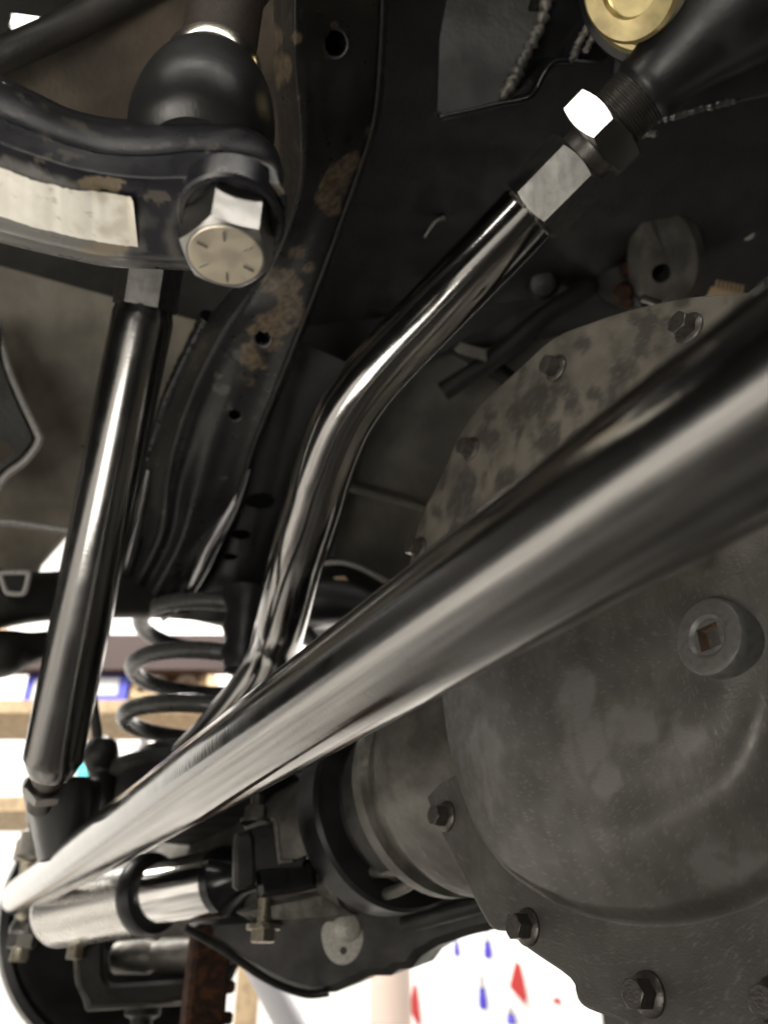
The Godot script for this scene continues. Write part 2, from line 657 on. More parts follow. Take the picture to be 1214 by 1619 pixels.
func _ready() -> void:
	rng.seed = 7
	nz.seed = 4
	nz.frequency = 22.0
	nz.fractal_octaves = 4
	nz2.seed = 8
	nz2.frequency = 60.0
	nz2.fractal_octaves = 3
	# camera
	var cam := Camera3D.new()
	cam.name = "camera"
	cam.position = EYE
	cam.basis = Basis(R3, U3, -W3)
	cam.keep_aspect = Camera3D.KEEP_HEIGHT
	var lens := CameraAttributesPhysical.new()
	lens.frustum_focal_length = 19.43
	lens.frustum_focus_distance = 0.42
	lens.exposure_aperture = 5.2
	lens.frustum_far = 60.0
	lens.frustum_near = 0.02
	cam.attributes = lens
	add_child(cam)
	cam.fov = FOV
	cam.near = 0.02
	cam.far = 60.0
	# air
	var we := WorldEnvironment.new()
	we.name = "shop_air"
	var env := Environment.new()
	env.background_mode = Environment.BG_COLOR
	env.background_color = Color(0.14, 0.138, 0.135).linear_to_srgb()
	env.tonemap_mode = Environment.TONE_MAPPER_LINEAR
	env.tonemap_exposure = 1.0
	env.sdfgi_enabled = true
	env.ssao_enabled = true
	env.ssil_enabled = true
	we.environment = env
	add_child(we)
	make_materials()
	# lamps on the shop ceiling
	ceiling_light(Vector3(-1.6, 2.55, -1.4), Vector2(2.4, 0.9), 16.0, "long white ceiling light glimpsed through the gap at upper left")
	ceiling_light(Vector3(-1.4, 2.55, 1.0), Vector2(1.8, 0.7), 24.0, "white ceiling light in front of the truck, behind the viewer")
	ceiling_light(Vector3(0.3, 2.55, -2.75), Vector2(2.4, 0.3), 15.0, "white ceiling light along the white wall behind the truck")
	work_light()
	floor_light()
	build_shop()
	build_underbody()
	build_rail()
	build_axle()
	build_cover()
	build_wheel_end()
	build_spring()
	build_steering_gear()
	build_brackets()
	build_tie_rod()
	build_drag_link()
	build_track_bar()
	build_pitman()


func ceiling_light(p: Vector3, size: Vector2, energy: float, label: String) -> void:
	var mb := Mb.new()
	mb.box(p, Basis.IDENTITY, Vector3(size.x, 0.05, size.y), 0.005)
	var o := thing("ceiling_light", label, "ceiling light", p, "ceiling lights of the shop")
	part("diffuser", mb, M.lit_panel, o)
	var l := AreaLight3D.new()
	l.name = "ceiling_lamp_light"
	l.area_size = size
	l.area_normalize_energy = true
	l.light_energy = energy
	l.light_color = Color(1.0, 0.98, 0.95)
	l.shadow_enabled = true
	add_child(l, true)
	l.position = p - Vector3(0, 0.03, 0)
	l.rotation = Vector3(-PI / 2, 0, 0)


# a tube lamp hung across the engine bay, over the viewer's head
func work_light() -> void:
	var p := Vector3(-0.06, 0.96, 0.13)
	var face := Vector3(0, -0.55, -0.83).normalized()
	var b := Basis(Vector3.RIGHT, face.cross(Vector3.RIGHT), -face).orthonormalized()
	var o := thing("work_light", "slim white work light bar hung above and behind the viewer", "work light", p)
	var mb := Mb.new()
	mb.box(p - face * 0.018, b, Vector3(0.68, 0.05, 0.03), 0.004)
	part("housing", mb, M.matt_black, o)
	mb = Mb.new()
	mb.box(p, b, Vector3(0.62, 0.034, 0.008), 0.002)
	part("lamp_tube", mb, M.lit_panel, o)
	var l := AreaLight3D.new()
	l.name = "work_lamp_light"
	l.area_size = Vector2(0.62, 0.034)
	l.area_normalize_energy = true
	l.light_energy = 0.08
	l.light_color = Color(1.0, 0.98, 0.95)
	l.shadow_enabled = true
	add_child(l, true)
	l.position = p + face * 0.012
	l.basis = b


# a flat work light that lies on the floor under the steering arm
func floor_light() -> void:
	var p := Vector3(-0.42, 0.0, 0.24)
	var o := thing("floor_work_light", "square work light lying on the floor at the left, below the view", "work light", p)
	var mb := Mb.new()
	mb.box(p + UP * 0.025, Basis.IDENTITY, Vector3(0.52, 0.05, 0.52), 0.008)
	part("housing", mb, M.matt_black, o)
	mb = Mb.new()
	mb.box(p + UP * 0.052, Basis.IDENTITY, Vector3(0.46, 0.008, 0.46), 0.002)
	part("lamp_diffuser", mb, M.lit_panel, o)
	var l := AreaLight3D.new()
	l.name = "floor_lamp_light"
	l.area_size = Vector2(0.46, 0.46)
	l.area_normalize_energy = true
	l.light_energy = 0.36
	l.light_color = Color(1.0, 0.98, 0.94)
	l.shadow_enabled = true
	add_child(l, true)
	l.position = p + UP * 0.062
	l.rotation = Vector3(PI / 2, 0, 0)


# ---------------------------------------------------------------- the shop behind
func wall_at(x: float, y: float, z := -3.4) -> Vector3:
	return on_plane(x, y, Vector3(0, 0, z), Vector3.BACK)

func build_shop() -> void:
	var mb := Mb.new()
	mb.box(Vector3(0, -0.05, 1.5), Basis.IDENTITY, Vector3(18, 0.1, 12), 0.001)
	structure("floor", mb, M.floor_concrete)
	mb = Mb.new()
	mb.box(Vector3(-1.0, 1.4, -3.5), Basis.IDENTITY, Vector3(9, 2.8, 0.12), 0.001)
	single("shop_wall", mb, M.wall_white, Vector3(-1.0, 0, -3.5), "bright white shop wall behind the axle and spring", "wall")
	# shelving at the left
	var z := -2.75
	var a := wall_at(-60, 1035, z)
	var b := wall_at(440, 1035, z)
	var beam_h := wall_at(270, 1005, z).y - wall_at(270, 1062, z).y
	var sh := thing("storage_shelf", "wooden storage shelf with dark brown top beam behind the coil spring", "shelf", Vector3((a.x + b.x) / 2, 0, z))
	mb = Mb.new()
	mb.box((a + b) * 0.5, Basis.IDENTITY, Vector3(b.x - a.x, beam_h, 0.05), 0.004)
	part("beam", mb, M.beam_brown, sh, "dark brown top beam")
	for yy in [1122.0, 1275.0]:
		mb = Mb.new()
		var c := wall_at(190, yy, z)
		mb.box(Vector3((a.x + b.x) / 2, c.y, z - 0.12), Basis.IDENTITY, Vector3(b.x - a.x, 0.05, 0.3), 0.004)
		part("board", mb, M.shelf_wood, sh)
	for xx in [-40.0, 425.0]:
		mb = Mb.new()
		var c := wall_at(xx, 1100, z)
		mb.box(Vector3(c.x, 0.85, z - 0.03), Basis.IDENTITY, Vector3(0.06, 1.7, 0.05), 0.004)
		part("upright", mb, M.shelf_wood, sh)
	# cartons on the upper board
	blue_carton(165, 1083, 76, 58, z, "white carton with blue printed border left of the spring", )
	blue_carton(75, 1088, 70, 70, z, "white carton with blue edge behind the lower end of the left rod")
	open_carton(268, 1074, 118, 62, z)
	goods(z)
	# the wall at the lower right: hanging hand tools and pennants
	for s in [[818.0, 1553.0, 26.0, 60.0, "red", "tall red pointed tag hanging on the white wall under the axle"], [655.0, 1588.0, 18.0, 62.0, "red", "narrow red tag on the wall beside the cream column"], [880.0, 1583.0, 16.0, 12.0, "red", "small red tag at the right by the cover flange"]]:
		var p := wall_at(s[0], s[1])
		var k := p.distance_to(wall_at(s[0] + 1.0, s[1]))
		mb = Mb.new()
		var w: float = s[2] * k
		var h: float = s[3] * k
		mb.plate(p, Vector3.RIGHT, Vector3.UP, PackedVector2Array([Vector2(0, h * 0.5), Vector2(w * 0.28, h * 0.38), Vector2(w * 0.5, -h * 0.32), Vector2(w * 0.4, -h * 0.5), Vector2(-w * 0.1, -h * 0.28), Vector2(-w * 0.5, -h * 0.1)]), [], 0.012, 0.002)
		single("pennant_tag", mb, M[s[4]], p, s[5], "tag", "red tags hanging on the white wall")
	for s in [[722.0, 1502.0, 10.0, 20.0, "left one of two small blue handled tools hanging below the axle"], [771.0, 1503.0, 14.0, 24.0, "right one of two small blue handled tools hanging below the axle"], [763.0, 1580.0, 14.0, 30.0, "lower dark blue handled tool hanging near the tall red tag"], [808.0, 1612.0, 16.0, 14.0, "lowest blue handled tool at the bottom edge of the photo"]]:
		var p := wall_at(s[0], s[1])
		var k := p.distance_to(wall_at(s[0] + 1.0, s[1]))
		var o := thing("hand_tool", s[4], "tool", p, "blue tools hanging on the white wall")
		mb = Mb.new()
		var w: float = s[2] * k
		var h: float = s[3] * k
		mb.lathe(p, Vector3.UP, [Vector2(0, -h * 0.5), Vector2(w * 0.4, -h * 0.45), Vector2(w * 0.5, -h * 0.1), Vector2(w * 0.35, h * 0.3), Vector2(w * 0.45, h * 0.5), Vector2(0, h * 0.52)], 16)
		part("handle", mb, M.blue, o)
		mb = Mb.new()
		mb.lathe(p + Vector3.UP * h * 0.5, Vector3.UP, [Vector2(w * 0.16, 0), Vector2(w * 0.16, h * 0.6), Vector2(0, h * 0.62)], 12)
		part("shaft", mb, M.zinc, o)
	# column and the slanting leg
	var c := on_plane(617, 1560, Vector3(0, 0, -2.9), Vector3.BACK)
	mb = Mb.new()
	mb.lathe(Vector3(c.x, 0, c.z), Vector3.UP, [Vector2(0.075, 0), Vector2(0.075, 0.02), Vector2(0.062, 0.03), Vector2(0.062, 0.52), Vector2(0.07, 0.53), Vector2(0.07, 0.56), Vector2(0, 0.56)], 28)
	single("round_column", mb, M.column_cream, Vector3(c.x, 0, c.z), "short cream round column standing below the axle casting", "column")
	mb = Mb.new()
	var l0 := on_plane(405, 1520, Vector3(0, 0, -1.9), Vector3.BACK)
	var l1 := on_plane(470, 1640, Vector3(0, 0, -1.9), Vector3.BACK)
	l1 += (l1 - l0) * 2.0
	mb.tube(PackedVector3Array([l0, l1]), 0.028, 16)
	single("slanted_leg", mb, M.carton_white, l1, "pale grey slanted leg behind the rusty post", "leg")


func blue_carton(x: float, y: float, w: float, h: float, z: float, label: String) -> void:
	var p := wall_at(x, y, z - 0.02)
	var k := p.distance_to(wall_at(x + 1.0, y, z - 0.02))
	var o := thing("carton", label, "box", p, "cartons on the shelf")
	var mb := Mb.new()
	mb.box(p - Vector3(0, 0, 0.1), Basis.IDENTITY, Vector3(w * k, h * k, 0.2), 0.003)
	part("box", mb, M.print_blue, o)
	mb = Mb.new()
	mb.box(p + Vector3(0, -h * k * 0.05, 0.002), Basis.IDENTITY, Vector3(w * k * 0.62, h * k * 0.52, 0.004), 0.001)
	part("front_label", mb, M.carton_white, o)


func open_carton(x: float, y: float, w: float, h: float, z: float) -> void:
	var p := wall_at(x, y, z - 0.03)
	var k := p.distance_to(wall_at(x + 1.0, y, z - 0.03))
	var o := thing("open_carton", "tan open fronted carton holding two round rolls behind the spring", "box", p, "cartons on the shelf")
	var mb := Mb.new()
	var W := w * k
	var H := h * k
	mb.box(p + Vector3(0, -H * 0.42, -0.1), Basis.IDENTITY, Vector3(W, H * 0.16, 0.2), 0.002)
	mb.box(p + Vector3(0, H * 0.45, -0.1), Basis.IDENTITY, Vector3(W, H * 0.1, 0.2), 0.002)
	for s in [-1.0, 1.0]:
		mb.box(p + Vector3(s * W * 0.45, 0.01 * H, -0.1), Basis.IDENTITY, Vector3(W * 0.1, H * 0.75, 0.198), 0.002)
	mb.box(p + Vector3(0, 0, -0.21), Basis.IDENTITY, Vector3(W, H, 0.01), 0.001)
	part("box", mb, M.carton, o)
	for s in [-0.5, 0.5]:
		var q := p + Vector3(s * W * 0.42, -H * 0.1, -0.15)
		mb = Mb.new()
		mb.lathe(q, Vector3.BACK, [Vector2(W * 0.08, 0.0), Vector2(W * 0.17, 0.0), Vector2(W * 0.18, 0.01), Vector2(W * 0.18, 0.11), Vector2(W * 0.16, 0.12), Vector2(W * 0.08, 0.12), Vector2(W * 0.08, 0.0)], 24)
		single("paper_roll", mb, M.column_cream, q, "left round roll in the tan carton" if s < 0 else "right round roll in the tan carton", "roll", "rolls in the open carton")


func goods(z: float) -> void:
	# lower board: pale bottles and a teal one
	var spots := [[128.0, 1205.0, 26.0, 74.0, "teal", "teal bottle on the lower shelf beside the left rod"], [165.0, 1200.0, 34.0, 90.0, "carton_white", "white bottle on the lower shelf behind the link ball"], [215.0, 1200.0, 36.0, 100.0, "carton_white", "wide white bottle on the lower shelf at the spring seat"], [60.0, 1200.0, 44.0, 110.0, "carton_white", "white canister on the lower shelf at far left"]]
	for s in spots:
		var foot := wall_at(s[0], 1262, z - 0.1)
		var k := foot.distance_to(wall_at(s[0] + 1.0, 1262, z - 0.1))
		var w: float = s[2] * k * 0.5
		var h: float = s[3] * k
		var mb := Mb.new()
		mb.lathe(foot, Vector3.UP, [Vector2(0, 0), Vector2(w * 0.95, 0), Vector2(w, 0.008), Vector2(w, h * 0.66), Vector2(w * 0.8, h * 0.76), Vector2(w * 0.4, h * 0.84), Vector2(w * 0.4, h), Vector2(0, h)], 24)
		single("plastic_bottle", mb, M[s[4]], foot, s[5], "bottle", "bottles on the lower shelf")


# ---------------------------------------------------------------- what the truck's body shows from below
func deck_point(l: float, f: float, y: float) -> Vector3:
	return Vector3(0, y, 0) + Vector3(AXL.x, 0, AXL.z).normalized() * l + AXF * f

func build_underbody() -> void:
	var mb := Mb.new()
	var e1 := Vector3(AXL.x, 0, AXL.z).normalized()
	var e2 := AXF
	var out := PackedVector2Array([Vector2(-0.9, -0.75), Vector2(1.28, -0.75), Vector2(1.28, 0.42), Vector2(1.62, 0.42), Vector2(1.62, 1.6), Vector2(-0.9, 1.6)])
	var g := on_plane(32, 38, Vector3(0, 1.05, 0), Vector3.UP)
	var gap := PackedVector2Array()
	for q in [[6, 74], [19, 21], [42, 24], [64, 27], [60, 60]]:
		var w := on_plane(q[0], q[1], Vector3(0, 1.05, 0), Vector3.UP) - Vector3(0, 1.05, 0)
		gap.append(Vector2(w.dot(e1), w.dot(e2)))
	# plate's front looks along e1 x e2
	mb.plate(Vector3(0, 1.05, 0), e1, e2, out, [gap], 0.03, 0.003)
	single("floor_pan", mb, M.deep_black, Vector3(0, 1.05, 0), "black underside of the truck body above everything", "vehicle body")
	# the closed sides of the body: front valance, far fender, gearbox end
	for s in [[0.68, -0.62, 3.16, 0.0, 0.43, "black front valance below the bumper, behind the viewer", "front_valance"], [-0.9, 0.5, 2.2, 1.0, 0.14, "black inner fender on the side away from the white wall", "inner_fender"], [0.36, 1.6, 2.54, 0.0, 0.22, "black bulkhead closing the underbody at the rear", "rear_bulkhead"], [1.76, -0.44, 0.36, 1.0, 0.46, "black fender skirt in front of the wheel end, left of the view", "fender_skirt"]]:
		mb = Mb.new()
		var side := Basis(e1, UP, e1.cross(UP)) if s[3] == 0.0 else Basis(e2, UP, e2.cross(UP))
		var q0 := deck_point(s[0], s[1], (1.05 + s[4]) * 0.5 - 0.02)
		mb.box(q0, side, Vector3(s[2], 1.02 - s[4], 0.04), 0.004)
		single(s[6], mb, M.deep_black, q0, s[5], "bodywork")
	# upper left inner panel, brown with dirt, with the rod across the corner
	mb = Mb.new()
	var p := at(160, 120, 0.66)
	var n := (EYE - p).normalized() * 0.6 + Vector3.DOWN * 0.8 + AXL * -0.2
	plate_seen(mb, [[-420, 280], [-90, 130], [60, 62], [130, 40], [270, -40], [400, -130], [560, -130], [500, 260], [430, 330], [250, 330], [-90, 360], [-420, 420]], p, n, 0.012, 0.003)
	single("wheel_arch_liner", mb, M.dull_brown, p, "dirty brown inner panel behind the rubber boot at upper left", "panel")
	mb = Mb.new()
	mb.tube(arc_path([at(-480, 290, 0.57), at(-120, 140, 0.60), at(40, 72, 0.61), at(150, 20, 0.62), at(300, -60, 0.63), at(520, -190, 0.66)]), 0.012, 16)
	single("body_brace", mb, M.dusty_black, at(40, 72, 0.61), "dark round brace slanting across the upper left corner under the white gap", "brace")
	# left floor pan
	mb = Mb.new()
	p = at(120, 600, 1.02)
	n = Vector3(0.25, -0.75, 0.6)
	plate_seen(mb, [[-420, 360], [370, 360], [330, 640], [215, 850], [104, 852], [66, 896], [54, 925], [-140, 935], [-420, 950]], p, n, 0.015, 0.005)
	single("splash_panel", mb, M.splash_grey, p, "dusty grey splash panel behind the left rod", "panel")
	# the folded bracket at far left with an oval hole
	mb = Mb.new()
	p = at(20, 650, 0.90)
	n = Vector3(0.35, -0.55, 0.75)
	plate_seen(mb, [[-120, 500], [-2, 515], [8, 560], [30, 620], [60, 685], [62, 700], [40, 728], [8, 752], [-4, 775], [-120, 790]], p, n, 0.02, 0.007, [[3, 713, 0.0105]])
	single("folded_bracket", mb, M.dusty_black, p, "folded black bracket with an oval hole at the left edge", "bracket")
	var fb := p
	mb = Mb.new()
	mb.tube(arc_path([at(-6, 500, 0.905), at(8, 560, 0.90), at(31, 622, 0.897), at(58, 680, 0.893), at(62, 698, 0.893), at(42, 727, 0.893), at(10, 752, 0.893), at(-6, 775, 0.895)]), 0.0042, 12)
	single("bracket_rim", mb, M.worn_edge, fb, "pale worn rim of the folded bracket at the left edge", "rim")
	mb = Mb.new()
	mb.tube(arc_path([at(-60, 826, 0.93), at(5, 825, 0.93), at(60, 832, 0.93), at(130, 842, 0.93)]), 0.005, 12)
	single("brake_line", mb, M.worn_edge, at(5, 825, 0.93), "thin pale line running across behind the left rod at mid height", "pipe")
	# suspension arms at the left edge
	mb = Mb.new()
	var rows := loft([
		[at(-140, 880, 0.86), at(-140, 1000, 0.84), at(-140, 1010, 0.95), at(-140, 890, 0.97)],
		[at(-20, 905, 0.86), at(-20, 985, 0.84), at(-20, 990, 0.95), at(-20, 905, 0.97)],
		[at(70, 912, 0.90), at(70, 972, 0.88), at(70, 976, 0.98), at(70, 912, 1.0)],
		[at(180, 900, 0.98), at(180, 968, 0.96), at(180, 970, 1.04), at(180, 902, 1.06)],
		[at(330, 905, 1.06), at(330, 970, 1.04), at(330, 970, 1.12), at(330, 905, 1.14)]], 10, 8, true)
	mb.grid(rows, true, null, Vector3.ZERO)
	var o := thing("upper_cross_arm", "black cross arm with a square eyelet at the left edge", "suspension arm", at(20, 950, 0.9))
	part("arm", mb, M.dusty_black, o)
	mb = Mb.new()
	var q := [at(4, 906, 0.845), at(42, 905, 0.845), at(46, 910, 0.845), at(40, 934, 0.845), at(34, 939, 0.845), at(16, 938, 0.845), at(10, 934, 0.845), at(2, 911, 0.845)]
	var loop := smooth(PackedVector3Array(q), 5, true)
	loop.append(loop[0])
	mb.tube(loop, 0.0032, 10, false, false)
	part("eyelet", mb, M.worn_edge, o)
	mb = Mb.new()
	plate_seen(mb, [[6, 909], [42, 908], [38, 936], [14, 937]], at(24, 922, 0.847), (EYE - at(24, 922, 0.847)), 0.004, 0.001)
	part("eyelet_recess", mb, M.matt_black, o)
	mb = Mb.new()
	rows = loft([
		[at(-140, 1010, 0.80), at(-140, 1080, 0.79), at(-140, 1085, 0.9), at(-140, 1015, 0.9)],
		[at(0, 1003, 0.82), at(0, 1064, 0.81), at(0, 1066, 0.9), at(0, 1005, 0.9)],
		[at(50, 1004, 0.85), at(50, 1046, 0.84), at(50, 1048, 0.92), at(50, 1006, 0.92)],
		[at(95, 998, 0.88), at(95, 1028, 0.87), at(95, 1030, 0.95), at(95, 1000, 0.95)]], 10, 8, true)
	mb.grid(rows, true, null, Vector3.ZERO)
	mb.face_n(Array(rows[rows.size() - 1]), AXL)
	single("lower_cross_arm", mb, M.dusty_black, at(40, 1030, 0.85), "lower black cross arm tapering towards the left rod under the bright slot", "suspension arm")
	# underbody panel right of the track bar
	mb = Mb.new()
	p = at(700, 720, 1.12)
	n = Vector3(-0.15, -0.7, 0.65)
	plate_seen(mb, [[545, 640], [640, 500], [980, 380], [1000, 700], [900, 920], [640, 935], [560, 905], [520, 890]], p, n, 0.015, 0.004)
	single("gearbox_shield", mb, M.pan_grey, p, "dull grey panel between the bent bar and the differential", "panel")
	for s in [[[545, 769, 1.10], [600, 782, 1.10], [670, 803, 1.10], "thin pale ridge line across the grey panel beside the bent bar"], [[720, 545, 1.08], [790, 590, 1.08], [860, 640, 1.08], "dark rib crossing the grey panel above the differential"]]:
		mb = Mb.new()
		mb.tube(arc_path([at(s[0][0], s[0][1], s[0][2]), at(s[1][0], s[1][1], s[1][2]), at(s[2][0], s[2][1], s[2][2])]), 0.005 if s[0][0] < 600 else 0.012, 12)
		single("panel_rib", mb, M.pan_grey if s[0][0] < 600 else M.dusty_black, at(s[1][0], s[1][1], s[1][2]), s[3], "rib")
	# curved dark crossmember with tan label
	mb = Mb.new()
	rows = loft([
		[at(440, 900, 0.98), at(440, 975, 0.96), at(440, 985, 1.08), at(440, 900, 1.1)],
		[at(515, 893, 0.98), at(515, 980, 0.96), at(515, 985, 1.08), at(515, 890, 1.1)],
		[at(570, 905, 0.98), at(570, 980, 0.96), at(570, 985, 1.08), at(570, 900, 1.1)],
		[at(630, 938, 0.98), at(630, 980, 0.96), at(630, 985, 1.08), at(630, 930, 1.1)],
		[at(720, 975, 0.98), at(720, 985, 0.96), at(720, 988, 1.08), at(720, 970, 1.1)]], 10, 8, true)
	mb.grid(rows, true, null, Vector3.ZERO)
	o = thing("crossmember", "dark curved crossmember with a tan sticker right of the bent bar", "crossmember", at(560, 940, 1.0))
	part("beam", mb, M.black_paint, o)
	mb = Mb.new()
	mb.tube(arc_path([at(505, 892, 0.975), at(545, 890, 0.975), at(590, 908, 0.975), at(650, 944, 0.975)]), 0.0035, 10)
	part("rim", mb, M.worn_edge, o)
	mb = Mb.new()
	p = at(545, 929, 0.962)
	plate_seen(mb, [[527, 912], [545, 910], [566, 940], [549, 945]], p, EYE - p, 0.002, 0.0004)
	part("sticker", mb, M.carton, o, "tan sticker")
	# dim upper middle panel behind the bent bar
	mb = Mb.new()
	p = at(700, 330, 0.98)
	n = Vector3(-0.1, -0.75, 0.6)
	plate_seen(mb, [[560, -60], [900, -60], [1000, 200], [960, 420], [700, 560], [520, 640], [430, 720], [440, 560], [540, 330]], p, n, 0.02, 0.004)
	single("engine_crossmember", mb, M.deep_black, p, "wide dark crossmember face between the rail and the bent bar", "crossmember")
	# lines and bolts that show in the dark
	for s in [[[858, 128, 0.86], [812, 225, 0.88], [770, 290, 0.90], [700, 350, 0.93], [640, 420, 0.95], 0.007, "dull_brown", "brown dusted line running beside the bent bar's upper end"], [[668, -30, 0.80], [655, 60, 0.82], [640, 140, 0.85], [622, 230, 0.88], [590, 330, 0.92], 0.009, "dusty_black", "dark hose hanging along the upper middle beside the rail"], [[690, -30, 0.83], [676, 60, 0.84], [662, 150, 0.87], [640, 240, 0.90], [606, 350, 0.93], 0.005, "dull_brown", "thin brown pipe beside the dark hose at the upper middle"]]:
		mb = Mb.new()
		var lp2 := []
		for i in 5:
			lp2.append(on_plane(s[i][0], s[i][1], p, n) + n * (-0.014 if n.dot(p - EYE) > 0.0 else 0.014))
		mb.tube(arc_path(lp2, 12), s[5], 14)
		o = thing("underbody_line", s[7], "pipe", lp2[2])
		part("pipe", mb, M[s[6]], o)
		mb = Mb.new()
		var dd: Vector3 = (lp2[3] - lp2[1]).normalized()
		mb.lathe(lp2[2] - dd * 0.008, dd, [Vector2(s[5], 0), Vector2(s[5] + 0.004, 0.001), Vector2(s[5] + 0.004, 0.015), Vector2(s[5], 0.016)], 20)
		part("clip", mb, M.black_paint, o)
	for s in [[640, 480, "lowest but one of the dim bolts"], [690, 405, "second from the top of the dim bolts"], [745, 330, "topmost of the dim bolts"], [600, 545, "lowest of the dim bolts"]]:
		mb = Mb.new()
		var w := on_plane(s[0], s[1], p, n)
		mb.lathe(w, n, [Vector2(0.012, -0.012), Vector2(0.012, 0.0), Vector2(0.0105, 0.001)], 24)
		mb.hex(w, n, 0.016, 0.009, rng.randf() * 3.0)
		single("crossmember_bolt", mb, M.dark_iron, w, s[2] + " on the crossmember left of the bent bar", "bolt", "bolts in a slanting row on the dark crossmember")
	# little bright clip on it
	mb = Mb.new()
	mb.tube(arc_path([at(672, 376, 0.9), at(682, 360, 0.9), at(690, 350, 0.9), at(703, 344, 0.9)]), 0.0028, 10)
	single("wire_clip", mb, M.zinc, at(685, 358, 0.9), "small shiny wire clip in the dark left of the bent bar", "clip")


# ---------------------------------------------------------------- frame rail
func rail_tint(q: Vector3, _n: Vector3) -> Color:
	var base := Color(0.016, 0.016, 0.017).lerp(Color(0.03, 0.029, 0.027), clampf(nz.get_noise_3dv(q) + 0.4, 0, 1))
	var s := to_px(q)
	var rust := 0.0
	for b in [[530, 285, 34], [520, 320, 28], [555, 255, 22], [470, 398, 18], [445, 450, 36], [455, 490, 40], [425, 520, 44], [400, 565, 30], [490, 425, 14], [440, 110, 34], [430, 60, 24], [470, 60, 14]]:
		rust = maxf(rust, 1.0 - Vector2(s.x - b[0], s.y - b[1]).length() / b[2])
	rust = rust * 1.25 - 0.12 + nz.get_noise_3dv(q * 1.6) * 0.5 + nz2.get_noise_3dv(q * 1.2) * 0.42
	if rust > 0.22:
		var grit := clampf(nz2.get_noise_3dv(q * 2.6) * 1.6 + 0.5, 0, 1)
		base = base.lerp(Color(0.20, 0.158, 0.108).lerp(Color(0.085, 0.06, 0.04), grit), clampf((rust - 0.22) * 9.0, 0, 1) * 0.92)
	var flake := 0.0
	for b in [[352, 615, 22], [362, 640, 14], [345, 590, 12], [375, 560, 12]]:
		flake = maxf(flake, 1.0 - Vector2(s.x - b[0], s.y - b[1]).length() / b[2])
	flake += nz2.get_noise_3dv(q * 1.3) * 0.8
	if flake > 0.45:
		base = base.lerp(Color(0.09, 0.088, 0.08), clampf((flake - 0.45) * 5.0, 0, 1))
	return base

# radii that swell and run out again, as a rolled lip does
func taper(count: int, most: float) -> Array:
	var out := []
	for i in count:
		var t := float(i) / (count - 1)
		out.append(most * (0.22 + 0.78 * pow(sin(PI * clampf(t * 0.9 + 0.05, 0, 1)), 1.6)))
	return out

